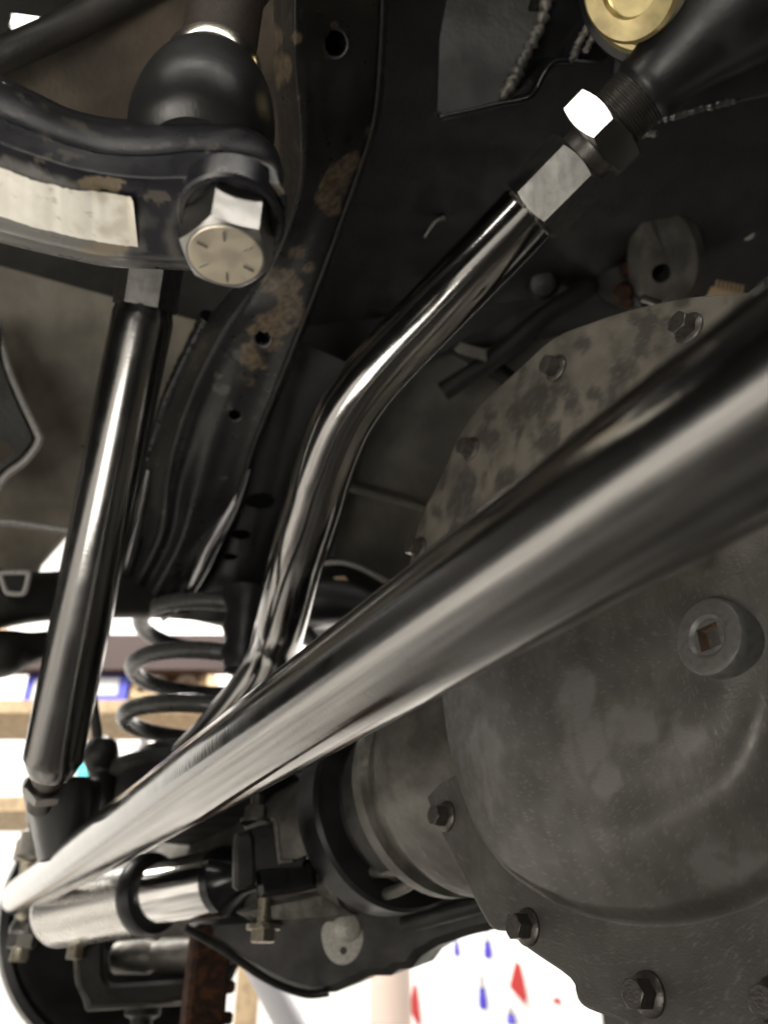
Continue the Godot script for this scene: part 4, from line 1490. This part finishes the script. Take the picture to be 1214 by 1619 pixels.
# ---------------------------------------------------------------- spring
func build_spring() -> void:
	var foot := at(344, 1182, 0.99)
	var path := PackedVector3Array()
	var turns := 3.1
	var steps := 220
	for i in steps + 1:
		var t := float(i) / steps
		var an := TAU * turns * t - 2.6
		path.append(foot + Vector3(cos(an) * 0.112, -0.026 + t * 0.192, sin(an) * 0.112))
	var o := thing("coil_spring", "black coil spring standing on its seat behind the chrome bars", "spring", foot)
	var mb := Mb.new()
	mb.tube(path, 0.0102, 18)
	part("coil", mb, M.spring_paint, o)
	var seat := foot - Vector3(0, 0.034, 0)
	mb = Mb.new()
	mb.lathe(seat, UP, [Vector2(0, -0.06), Vector2(0.10, -0.06), Vector2(0.108, -0.052), Vector2(0.110, -0.012), Vector2(0.120, -0.008), Vector2(0.122, 0.0), Vector2(0.10, 0.003), Vector2(0.09, 0.02), Vector2(0, 0.024)], 48)
	single("spring_perch", mb, M.dusty_black, seat, "dark round spring seat under the coil spring", "perch")


# ---------------------------------------------------------------- upper right: steering gear and brackets
func build_steering_gear() -> void:
	var p := at(1040, 400, 0.92)
	var o := thing("steering_gearbox", "dark rounded cast gearbox with a round hole behind the jam nut at upper right", "gearbox", p)
	var mb := Mb.new()
	plate_seen(mb, [[1008, 316], [1020, 306], [1060, 318], [1095, 340], [1114, 385], [1116, 430], [1104, 465], [1080, 486], [1035, 490], [1005, 470], [995, 430], [998, 370]], p, (EYE - p).normalized() + Vector3(0.15, -0.3, 0), 0.08, 0.010, [[1045, 432, 0.0105]], 4)
	part("housing", mb, M.cast_iron, o)
	mb = Mb.new()
	mb.lathe(at(1045, 432, 0.955), EYE - p, [Vector2(0.0, -0.02), Vector2(0.0105, -0.02)], 20)
	part("hole_floor", mb, M.matt_black, o)
	mb = Mb.new()
	var rows := loft([
		[at(965, 300, 0.98), at(1000, 300, 0.95), at(1012, 310, 1.0), at(975, 310, 1.06)],
		[at(940, 370, 0.99), at(1000, 360, 0.955), at(1012, 370, 1.0), at(950, 380, 1.08)],
		[at(925, 430, 0.99), at(1004, 430, 0.955), at(1015, 440, 1.0), at(935, 440, 1.08)],
		[at(955, 478, 0.99), at(1020, 488, 0.95), at(1030, 490, 1.0), at(965, 485, 1.08)],
		[at(1000, 498, 1.0), at(1030, 498, 0.97), at(1036, 500, 1.0), at(1010, 500, 1.05)]], 10, 8, true)
	mb.grid(rows, true, null, Vector3.ZERO)
	part("side_body", mb, M.dark_iron, o)
	mb = Mb.new()
	for s in [[992, 425, 0.010], [985, 462, 0.012], [990, 478, 0.008]]:
		mb.lathe(at(s[0], s[1], 0.95), EYE - p, [Vector2(s[2] * 1.0, -0.012), Vector2(s[2], 0.0), Vector2(s[2] * 0.7, 0.005), Vector2(0, 0.006)], 16)
	part("rusty_lug", mb, M.rusty_steel, o, "rusty lugs at the left of the housing")
	mb = Mb.new()
	mb.tube(arc_path([at(1006, 345, 0.917), at(1009, 318, 0.917), at(1022, 308, 0.917), at(1052, 318, 0.915), at(1072, 323, 0.915)]), 0.003, 10)
	part("seam", mb, M.cast_iron, o)
	for s in [[1056, 297, 0.0085, "small shiny hex bolt above the gearbox"], [1184, 368, 0.0085, "dull hex bolt at the right of the gearbox"], [1166, 294, 0.012, "larger blurred bolt right of the gearbox"], [1050, 275, 0.007, "tiny bolt nearest the jam nut"]]:
		mb = Mb.new()
		var w := at(s[0], s[1], 0.93)
		mb.hex(w, (EYE - w).normalized() + Vector3(-0.3, -0.2, 0), s[2] * 1.7, 0.009, 0.2)
		mb.lathe(w, (EYE - w).normalized() + Vector3(-0.3, -0.2, 0), [Vector2(s[2] * 1.3, -0.04), Vector2(s[2] * 1.3, 0.0), Vector2(0, 0.0)], 24)
		part("bolt", mb, M.bolt_steel, o)
	# cover behind
	mb = Mb.new()
	p = at(1120, 330, 1.05)
	plate_seen(mb, [[940, 200], [1040, 215], [1120, 235], [1290, 250], [1290, 520], [1120, 520], [900, 520], [860, 400], [890, 300]], p, EYE - p + Vector3(0, -0.3, 0), 0.02, 0.005)
	single("engine_shield", mb, M.deep_black, p, "black shield behind the gearbox at the right edge", "panel")
	# pale ribbed connector
	p = at(1148, 462, 0.93)
	o = thing("connector", "small tan connector with a row of ribs above the differential cover", "connector", p)
	mb = Mb.new()
	plate_seen(mb, [[1124, 452], [1178, 464], [1170, 484], [1114, 472]], p, EYE - p, 0.02, 0.002)
	part("block", mb, M.carton, o)
	for i in 7:
		mb = Mb.new()
		var x := 1134.0 + i * 6.6
		mb.tube(PackedVector3Array([at(x, 443 + i * 1.3, 0.932), at(x - 2.5, 455 + i * 1.4, 0.932)]), 0.0017, 8)
		part("rib", mb, M.carton, o)
	mb = Mb.new()
	mb.tube(PackedVector3Array([at(1166, 486, 0.80), at(1208, 453, 0.78)]), 0.0045, 12)
	single("steel_pin", mb, M.zinc, at(1166, 486, 0.80), "short pale steel pin touching the big tube at the right edge", "pin")
	mb = Mb.new()
	mb.tube(PackedVector3Array([at(1014, 471, 0.88), at(1044, 481, 0.88)]), 0.004, 12)
	single("hose_clip", mb, M.zinc, at(1030, 476, 0.88), "small shiny clip on top of the differential cover rim", "clip")
	# dim hoses and lumps in the dark left of the gearbox
	mb = Mb.new()
	mb.tube(arc_path([at(700, 620, 1.0), at(790, 560, 0.99), at(860, 500, 0.98), at(920, 460, 0.98), at(960, 430, 1.0)]), 0.012, 14)
	single("dark_hose", mb, M.dusty_black, at(860, 500, 0.98), "dark hose running behind the differential cover rim", "hose")
	mb = Mb.new()
	mb.lathe(at(858, 448, 0.98), EYE - at(858, 448, 0.98), [Vector2(0.02, -0.03), Vector2(0.02, 0.0), Vector2(0.014, 0.008), Vector2(0, 0.01)], 24)
	single("round_plug", mb, M.dark_iron, at(858, 448, 0.98), "dim round plug in the dark right of the bent bar", "plug")
	mb = Mb.new()
	plate_seen(mb, [[716, 552], [728, 540], [770, 552], [770, 572], [724, 560]], at(740, 556, 0.97), EYE - at(740, 556, 0.97), 0.006, 0.001)
	single("steel_tab", mb, M.bolt_steel, at(740, 556, 0.97), "small grey steel tab right of the bent bar", "tab")


func weld(mb: Mb, pts: Array, r: float) -> void:
	var path := arc_path(pts, 16)
	var rad := []
	for i in path.size():
		rad.append(r * (0.7 + 0.4 * absf(sin(i * 0.85)) + 0.9 * nz2.get_noise_1d(i * 3.0)))
		path[i] += Vector3(nz2.get_noise_1d(i * 5.0), nz2.get_noise_1d(i * 5.0 + 90.0), 0) * r * 0.9
	mb.tube(path, rad, 10)

func build_brackets() -> void:
	var p := at(780, 60, 0.66)
	var o := thing("track_bar_bracket", "gloss black welded bracket with rough weld seams at the top", "bracket", p)
	var n := (EYE - p).normalized() + Vector3(0.1, 0.55, 0.1)
	var mb := Mb.new()
	plate_seen(mb, [[720, -90], [880, -90], [862, 20], [812, 135], [788, 164], [740, 174], [700, 184], [688, 176], [692, 60]], p, n, 0.008, 0.0015)
	part("left_plate", mb, M.deep_black, o)
	mb = Mb.new()
	var p2 := at(900, 40, 0.665)
	plate_seen(mb, [[866, -90], [1040, -90], [1010, 40], [950, 100], [908, 97], [872, 98], [856, 120], [838, 148], [795, 162], [800, 130]], p2, (EYE - p2).normalized() + Vector3(0.2, -0.15, 0.1), 0.008, 0.0015)
	part("right_plate", mb, M.gloss_black, o)
	mb = Mb.new()
	weld(mb, [at(876, -30, 0.655), at(852, 40, 0.650), at(824, 100, 0.648), at(795, 154, 0.645)], 0.0042)
	part("weld_seam", mb, M.cast_iron, o, "long grey weld seam")
	mb = Mb.new()
	weld(mb, [at(948, -10, 0.655), at(932, 35, 0.652), at(914, 70, 0.65), at(904, 96, 0.65)], 0.0026)
	weld(mb, [at(960, -5, 0.655), at(942, 45, 0.652), at(926, 80, 0.65)], 0.0022)
	part("weld_seam", mb, M.cast_iron, o, "pair of thin weld lines")
	mb = Mb.new()
	mb.tube(arc_path([at(694, 181, 0.653), at(702, 184, 0.652), at(745, 175, 0.650), at(785, 166, 0.648), at(832, 156, 0.648), at(848, 140, 0.65), at(860, 116, 0.65), at(876, 99, 0.651), at(902, 97, 0.652)]), 0.0024, 10)
	part("lower_edge", mb, M.gloss_black, o)
	# plate behind the rod end with its rough bright edge
	p = at(1120, 120, 0.72)
	mb = Mb.new()
	plate_seen(mb, [[960, 210], [1010, 200], [1080, 183], [1165, 163], [1214, 152], [1320, 130], [1320, -90], [980, -90]], p, EYE - p + Vector3(0, -0.2, 0), 0.01, 0.002)
	o = thing("frame_bracket", "black bracket plate behind the rod end with a rough glinting lower edge", "bracket", p)
	part("plate", mb, M.black_paint, o)
	mb = Mb.new()
	weld(mb, [at(1020, 192, 0.705), at(1060, 186, 0.705), at(1110, 172, 0.705), at(1165, 159, 0.705)], 0.0022)
	part("worn_edge", mb, M.zinc, o, "bright worn edge")
	mb = Mb.new()
	weld(mb, [at(1008, 216, 0.70), at(1020, 212, 0.70), at(1036, 212, 0.70)], 0.0022)
	part("worn_spot", mb, M.zinc, o)


# ---------------------------------------------------------------- the three bars
func build_tie_rod() -> void:
	var a := at(33, 1418, 1.04)
	var b := at(1214, 645, 0.187)
	var d := (b - a).normalized()
	var L := a.distance_to(b)
	var o := thing("tie_rod", "thick polished steel tie rod running from near right to the lower left wheel end", "tie rod", a)
	var path := PackedVector3Array()
	var rad := []
	path.append(a - d * 0.004); rad.append(0.0200)
	path.append(a - d * 0.0025); rad.append(0.0213)
	path.append(a + d * 0.001); rad.append(0.0222)
	for i in range(1, 60):
		path.append(a + d * (0.004 + (L + 0.13) * i / 59.0)); rad.append(0.0228)
	var mb := Mb.new()
	mb.tube(path, rad, 96)
	part("tube", mb, M.near_tube, o)
	# joint stud through the end
	var t := at(47, 1352, 1.03)
	var u := at(40, 1468, 1.02)
	mb = Mb.new()
	mb.tube(PackedVector3Array([t + UP * 0.025, t, u, u - UP * 0.036]), 0.0105, 20)
	part("stud", mb, M.yellow_zinc, o)
	mb = Mb.new()
	mb.hex(t - UP * 0.008, UP, 0.032, 0.026, 0.2, true)
	part("top_nut", mb, M.yellow_zinc, o, "yellowish castle nut on top of the rod end")
	mb = Mb.new()
	mb.lathe(u, UP, [Vector2(0.011, -0.008), Vector2(0.017, -0.007), Vector2(0.018, 0.0), Vector2(0.014, 0.010), Vector2(0.016, 0.016), Vector2(0.016, 0.028)], 28)
	mb.hex(u - UP * 0.022, UP, 0.030, 0.017, 0.5, true)
	part("lower_nut", mb, M.zinc, o)
	mb = Mb.new()
	var g := at(52, 1312, 1.0)
	mb.lathe(g, UP, [Vector2(0.012, -0.03), Vector2(0.012, -0.004), Vector2(0.007, 0.0), Vector2(0.007, 0.008), Vector2(0.011, 0.010), Vector2(0.011, 0.02), Vector2(0.004, 0.024), Vector2(0.004, 0.034), Vector2(0, 0.036)], 24)
	part("grease_fitting", mb, M.tag_metal, o)


func build_drag_link() -> void:
	var a := at(243, 395, 0.665)
	var f := at(229, 488, 0.668)
	var b := at(82, 1212, 0.700)
	var o := thing("drag_link", "polished steel drag link rod rising at the left from wheel end to pitman arm", "steering rod", b)
	var d := (b - f).normalized()
	var L := f.distance_to(b)
	var mb := Mb.new()
	var path := PackedVector3Array()
	var rad := []
	path.append(f - d * 0.004); rad.append(0.0215)
	path.append(f + d * 0.004); rad.append(0.0232)
	path.append(f + d * 0.0068); rad.append(0.0241)
	for i in range(1, 50):
		path.append(f + d * (0.007 + (L - 0.014) * i / 49.0)); rad.append(0.0243)
	path.append(b - d * 0.003); rad.append(0.0222)
	path.append(b + d * 0.003); rad.append(0.020)
	path.append(b + d * 0.009); rad.append(0.016)
	mb.tube(path, rad, 80)
	part("tube", mb, M.dark_tube, o)
	mb = Mb.new()
	mb.hex(f, (a - f).normalized(), 0.0440, a.distance_to(f) + 0.03, 0.45)
	part("hex_adjuster", mb, M.flat_zinc, o, "grey hexagonal flats at its upper end")
	mb = Mb.new()
	var e := at(62, 1275, 0.725)
	var ed := (e - b).normalized()
	var el := e.distance_to(b)
	mb.lathe(b, ed, [Vector2(0.0135, 0), Vector2(0.0135, el * 0.30), Vector2(0.0105, el * 0.32), Vector2(0.0105, el), Vector2(0, el)], 32)
	part("rod_end_shank", mb, M.bolt_steel, o)
	mb = Mb.new()
	mb.hex(b + ed * el * 0.42, ed, 0.031, 0.011, 0.3, true)
	part("jam_nut", mb, M.zinc, o)
	# fine seam across the tube
	mb = Mb.new()
	var s := at(180, 716, 0.68)
	mb.lathe(at(176, 716, 0.69), d, [Vector2(0.0239, -0.001), Vector2(0.02455, -0.0006), Vector2(0.02455, 0.0006), Vector2(0.0239, 0.001)], 60)
	part("turned_ring", mb, M.bolt_steel, o)


func build_track_bar() -> void:
	var pts := [at(850, 322, 0.599), at(794, 382, 0.606), at(720, 458, 0.617), at(660, 520, 0.627), at(616, 566, 0.634), at(578, 610, 0.641), at(547, 656, 0.650), at(524, 706, 0.660), at(507, 756, 0.670), at(495, 800, 0.682), at(470, 880, 0.705), at(447, 975, 0.755), at(438, 1012, 0.785)]
	var low := [at(431, 1036, 0.80), at(421, 1056, 0.81), at(404, 1082, 0.82), at(376, 1120, 0.835), at(330, 1172, 0.86), at(270, 1232, 0.89), at(200, 1300, 0.93)]
	var o := thing("track_bar", "bent polished steel track bar with jam nut crossing the middle", "track bar", pts[0])
	var path := arc_path(pts + low, 14)
	var r := 0.0236
	var rad := []
	for i in path.size():
		rad.append(r)
	rad[0] = r * 0.92
	var mb := Mb.new()
	mb.tube(path, rad, 80)
	part("tube", mb, M.polished_tube, o)
	var ax: Vector3 = (pts[0] - pts[1]).normalized()
	var h0: Vector3 = at(838, 335, 0.60)
	var h1 := at(918, 254, 0.583)
	mb = Mb.new()
	mb.hex(h0, (h1 - h0).normalized(), 0.0476, h0.distance_to(h1), 0.0, true, Vector3(-0.23, -0.73, 0.64))
	part("hex_adjuster", mb, M.flat_zinc, o, "hexagonal adjuster with flat grey faces")
	ax = (h1 - h0).normalized()
	mb = Mb.new()
	var e1 := ax.cross(UP).normalized()
	var e2 := ax.cross(e1)
	var w := PackedVector3Array()
	var wr := []
	for k in 61:
		w.append(h0 + (e1 * cos(TAU * k / 60) + e2 * sin(TAU * k / 60)) * 0.0222)
		wr.append(0.0022 + 0.0005 * sin(k * 2.1) + 0.0007 * sin(k * 0.5))
	mb.tube(w, wr, 10)
	part("weld_bead", mb, M.bolt_steel, o)
	# jam nut
	var n0 := at(930, 232, 0.580)
	mb = Mb.new()
	mb.hex(n0, ax, 0.0575, 0.0225, 0.0, true, Vector3(-0.528, -0.372, 0.764))
	part("jam_nut", mb, M.bright_steel, o, "bright zinc jam nut with one face shining white")
	# threads
	var t0 := n0 + ax * 0.020
	var prof := []
	for i in 14:
		prof.append(Vector2(0.0205, i * 0.0021))
		prof.append(Vector2(0.0218, i * 0.0021 + 0.0007))
		prof.append(Vector2(0.0218, i * 0.0021 + 0.0010))
		prof.append(Vector2(0.0205, i * 0.0021 + 0.0020))
	mb = Mb.new()
	mb.lathe(t0, ax, prof, 48)
	mb.lathe(h1 - ax * 0.002, ax, [Vector2(0.0200, 0), Vector2(0.0200, 0.02)], 32)
	part("threads", mb, M.bolt_steel, o)
	# forged rod end swelling into the eye
	var s0 := t0 + ax * 0.027
	var eye := at(1068, 8, 0.56)
	mb = Mb.new()
	var cone := []
	for q in smooth2(PackedVector2Array([Vector2(0.0215, -0.002), Vector2(0.0235, 0.002), Vector2(0.0238, 0.010), Vector2(0.0265, 0.022), Vector2(0.0340, 0.042), Vector2(0.0440, 0.066), Vector2(0.0520, 0.092), Vector2(0.0570, 0.125), Vector2(0.0580, 0.19)]), 6, false):
		cone.append(q)
	mb.lathe(s0, ax, cone, 64)
	part("rod_end", mb, M.black_paint, o, "smooth black forged rod end")
	var bx := ((EYE - eye).normalized() + R3 * -0.55 + U3 * -0.25).normalized()
	mb = Mb.new()
	var bo := at(1028, -34, 0.54)
	mb.lathe(bo, bx, [Vector2(0.052, -0.05), Vector2(0.052, 0.0), Vector2(0.050, 0.003), Vector2(0.044, 0.004), Vector2(0.042, 0.0)], 64)
	part("eye", mb, M.gloss_black, o)
	mb = Mb.new()
	mb.lathe(bo, bx, [Vector2(0.0435, 0.0), Vector2(0.0435, 0.006), Vector2(0.0400, 0.009), Vector2(0.0370, 0.009), Vector2(0.0365, 0.0065), Vector2(0.0345, 0.0065), Vector2(0.0340, 0.011), Vector2(0.0325, 0.030), Vector2(0.0300, 0.033), Vector2(0.018, 0.034), Vector2(0.017, 0.029), Vector2(0, 0.029)], 64)
	part("bushing", mb, M.urethane, o, "translucent yellow bushing")


# ---------------------------------------------------------------- pitman arm, its bolt, and the ball joint
func arm_tint(q: Vector3, _n: Vector3) -> Color:
	var s := to_px(q)
	var col := Color(0.014, 0.014, 0.016)
	var a := nz.get_noise_3dv(q * 2.5)
	var b := nz2.get_noise_3dv(q * 2.0)
	var worn := 0.0
	# the bottom edges are rubbed grey along the pale pad
	var line_y: float = 245.0 + 0.28 * s.x + 0.0003 * s.x * s.x
	if s.x < 260.0:
		worn = clampf((s.y - line_y) / 14.0 + b * 0.8, 0, 1) * clampf((250.0 - s.x) / 70.0 + a, 0, 1)
	col = col.lerp(Color(0.17, 0.165, 0.155), worn)
	var boss := absf(Vector2(s.x - 352, (s.y - 372) * 1.12).length() - 84.0)
	col = col.lerp(Color(0.10, 0.095, 0.085), clampf(1.0 - boss / 14.0 + b * 0.6, 0, 1) * 0.6)
	if a + b * 0.6 > 0.42:
		col = col.lerp(Color(0.14, 0.125, 0.10), 0.45)
	var rust := 1.0 - Vector2((s.x - 165) / 55.0, (s.y - 290) / 18.0).length()
	rust = maxf(rust, 1.0 - Vector2((s.x - 165) / 60.0, (s.y - 396) / 16.0).length())
	if rust + b * 0.7 > 0.3:
		col = col.lerp(Color(0.24, 0.19, 0.12), 0.7)
	return col

func pad_tint(q: Vector3, _n: Vector3) -> Color:
	var b := nz2.get_noise_3dv(q * 2.6)
	var a := nz.get_noise_3dv(q * 3.0)
	var col := Color(0.90, 0.87, 0.78).lerp(Color(0.80, 0.76, 0.66), clampf(a + 0.4, 0, 1))
	var s := to_px(q)
	col = col.lerp(Color(0.50, 0.44, 0.33), clampf((s.x - 120.0) / 90.0 + a * 1.4 - 0.45, 0, 0.5))
	if b > 0.46:
		col = col.lerp(Color(0.36, 0.32, 0.25), clampf((b - 0.46) * 5.0, 0, 0.6))
	return col

func build_pitman() -> void:
	var d := 0.300
	var st := [
		# x: top, ridge, lower front edge, bottom face near, far, underside edge
		[-460, -50, -6, 36, 60, 200, 228],
		[-310, 8, 52, 95, 120, 248, 274],
		[-190, 60, 105, 150, 178, 290, 316],
		[-90, 95, 142, 188, 222, 318, 344],
		[0, 130, 180, 226, 262, 343, 368],
		[60, 157, 205, 248, 284, 362, 384],
		[110, 180, 224, 264, 296, 374, 396],
		[170, 194, 238, 276, 302, 386, 408],
		[240, 199, 240, 282, 312, 394, 412],
		[310, 199, 234, 280, 320, 400, 414],
		[370, 200, 236, 278, 322, 398, 408],
		[412, 214, 246, 284, 326, 390, 398],
		[438, 242, 264, 292, 328, 378, 384],
		[450, 280, 288, 304, 330, 360, 366]]
	var secs := []
	var pad := []
	for s in st:
		var x: float = s[0]
		var k := 0.0 if x > 200 else (x - 200.0) * 0.00006
		secs.append([at(x, s[1], d + k + 0.021), at(x, s[2], d + k + 0.006), at(x, s[2] + 5, d + k + 0.005), at(x, s[3] - 3, d + k + 0.0015), at(x, s[3] + 3, d + k + 0.001), at(x, s[4], d + k + 0.007), at(x, s[4] + 4, d + k + 0.0085), at(x, s[5], d + k + 0.0265), at(x, s[5] + 4, d + k + 0.028), at(x, s[6], d + k + 0.036), at(x, s[6] - 4, d + k + 0.065), at(x, s[1] + 8, d + k + 0.075), at(x, s[1], d + k + 0.06)])
	var rows := loft(secs, 20, 10, true)
	var mb := Mb.new()
	mb.grid(rows, true, null, Vector3.ZERO, arm_tint)
	mb.face_n(Array(rows[rows.size() - 1]), R3)
	mb.face_n(Array(rows[0]), -R3)
	var c := at(357, 405, 0.2985)
	var o := thing("pitman_arm", "forged black pitman arm with a pale bare face at upper left", "steering arm", at(200, 300, 0.3))
	part("arm", mb, M.arm_black, o)
	# pale face
	var prow := []
	for i in 80:
		var x := lerpf(-285.0, 213.0, i / 79.0)
		var row := PackedVector3Array()
		for j in 30:
			var t := j / 29.0
			var k := 0
			while k < st.size() - 2 and st[k + 1][0] < x:
				k += 1
			var f: float = clampf((x - st[k][0]) / (st[k + 1][0] - st[k][0]), 0, 1)
			var y0: float = lerpf(st[k][4], st[k + 1][4], f) + 3
			var y1: float = lerpf(st[k][5], st[k + 1][5], f) - 1
			if x > 205.0:
				y0 += (x - 205.0) * 0.8
			var kk := 0.0 if x > 200 else (x - 200.0) * 0.00006
			var wav := nz2.get_noise_2d(x * 2.0, 7.0) * 3.0
			var xx := x + (t - 0.3) * 8.0 if i == 79 else x
			row.append(at(xx, lerpf(y0 + wav, y1 + wav * 0.6, t), d + kk + lerpf(0.0068, 0.026, t) - 0.0010))
		prow.append(row)
	mb = Mb.new()
	mb.grid(prow, false, null, EYE - at(100, 330, 0.3), pad_tint)
	part("bare_face", mb, M.arm_black.duplicate(), o, "pale cream scratched face of the arm")
	# boss and bolt
	mb = Mb.new()
	var h := 0.0192
	var top := c + UP * h
	mb.lathe(top, Vector3.DOWN, [Vector2(0.0, -0.012), Vector2(0.0200, -0.012), Vector2(0.0200, -0.001), Vector2(0.0190, 0.0), Vector2(0.0172, 0.0), Vector2(0.0168, -0.0012), Vector2(0.0, -0.0012)], 48, arm_tint)
	part("boss", mb, M.arm_black, o)
	o = thing("hex_bolt", "large silver hex bolt head with radial marks under the pitman arm's eye", "bolt", top)
	mb = Mb.new()
	mb.hex(top, Vector3.DOWN, 0.0292, h, 0.0, false, Vector3(0.37, 0, 0.93))
	part("head", mb, M.zinc, o)
	mb = Mb.new()
	mb.lathe(c + UP * 0.0002, Vector3.DOWN, [Vector2(0.0136, 0.0), Vector2(0.0131, 0.0004), Vector2(0.0, 0.0005)], 40)
	part("end_face", mb, M.zinc_face, o, "dull golden end face")
	for i in 6:
		mb = Mb.new()
		var an := TAU * i / 6.0 + 0.42
		var dr := Vector3(cos(an), 0, sin(an))
		mb.box(c - UP * 0.0004 + dr * 0.0092, Basis(dr, UP, dr.cross(UP)), Vector3(0.0042, 0.0009, 0.0006), 0.0002)
		part("grade_mark", mb, M.plug_steel, o)
	# ball joint: boot, ring, stud
	var b := at(322, 196, 0.352)
	o = thing("ball_joint", "black rubber ball joint boot with a bright ring under a rusty stud", "ball joint", b)
	mb = Mb.new()
	var bp := smooth2(PackedVector2Array([Vector2(0.020, -0.026), Vector2(0.0265, -0.020), Vector2(0.0300, -0.008), Vector2(0.0296, 0.006), Vector2(0.0265, 0.021), Vector2(0.0215, 0.0325)]), 8, false)
	var prof := [Vector2(0, -0.026)]
	for q in bp:
		prof.append(q)
	mb.lathe(b, UP, prof, 64)
	part("boot", mb, M.rubber, o)
	mb = Mb.new()
	mb.lathe(b, UP, [Vector2(0.0195, 0.031), Vector2(0.0215, 0.0315), Vector2(0.0218, 0.0322), Vector2(0.0218, 0.0395), Vector2(0.0212, 0.0402), Vector2(0.017, 0.0405)], 64)
	part("steel_ring", mb, M.ring_steel, o, "bright steel ring")
	mb = Mb.new()
	mb.lathe(b, UP, [Vector2(0.0175, 0.040), Vector2(0.0175, 0.12), Vector2(0.021, 0.125), Vector2(0.021, 0.2), Vector2(0, 0.2)], 40)
	part("stud", mb, M.stud_dark, o, "dark rusty brown stud housing")
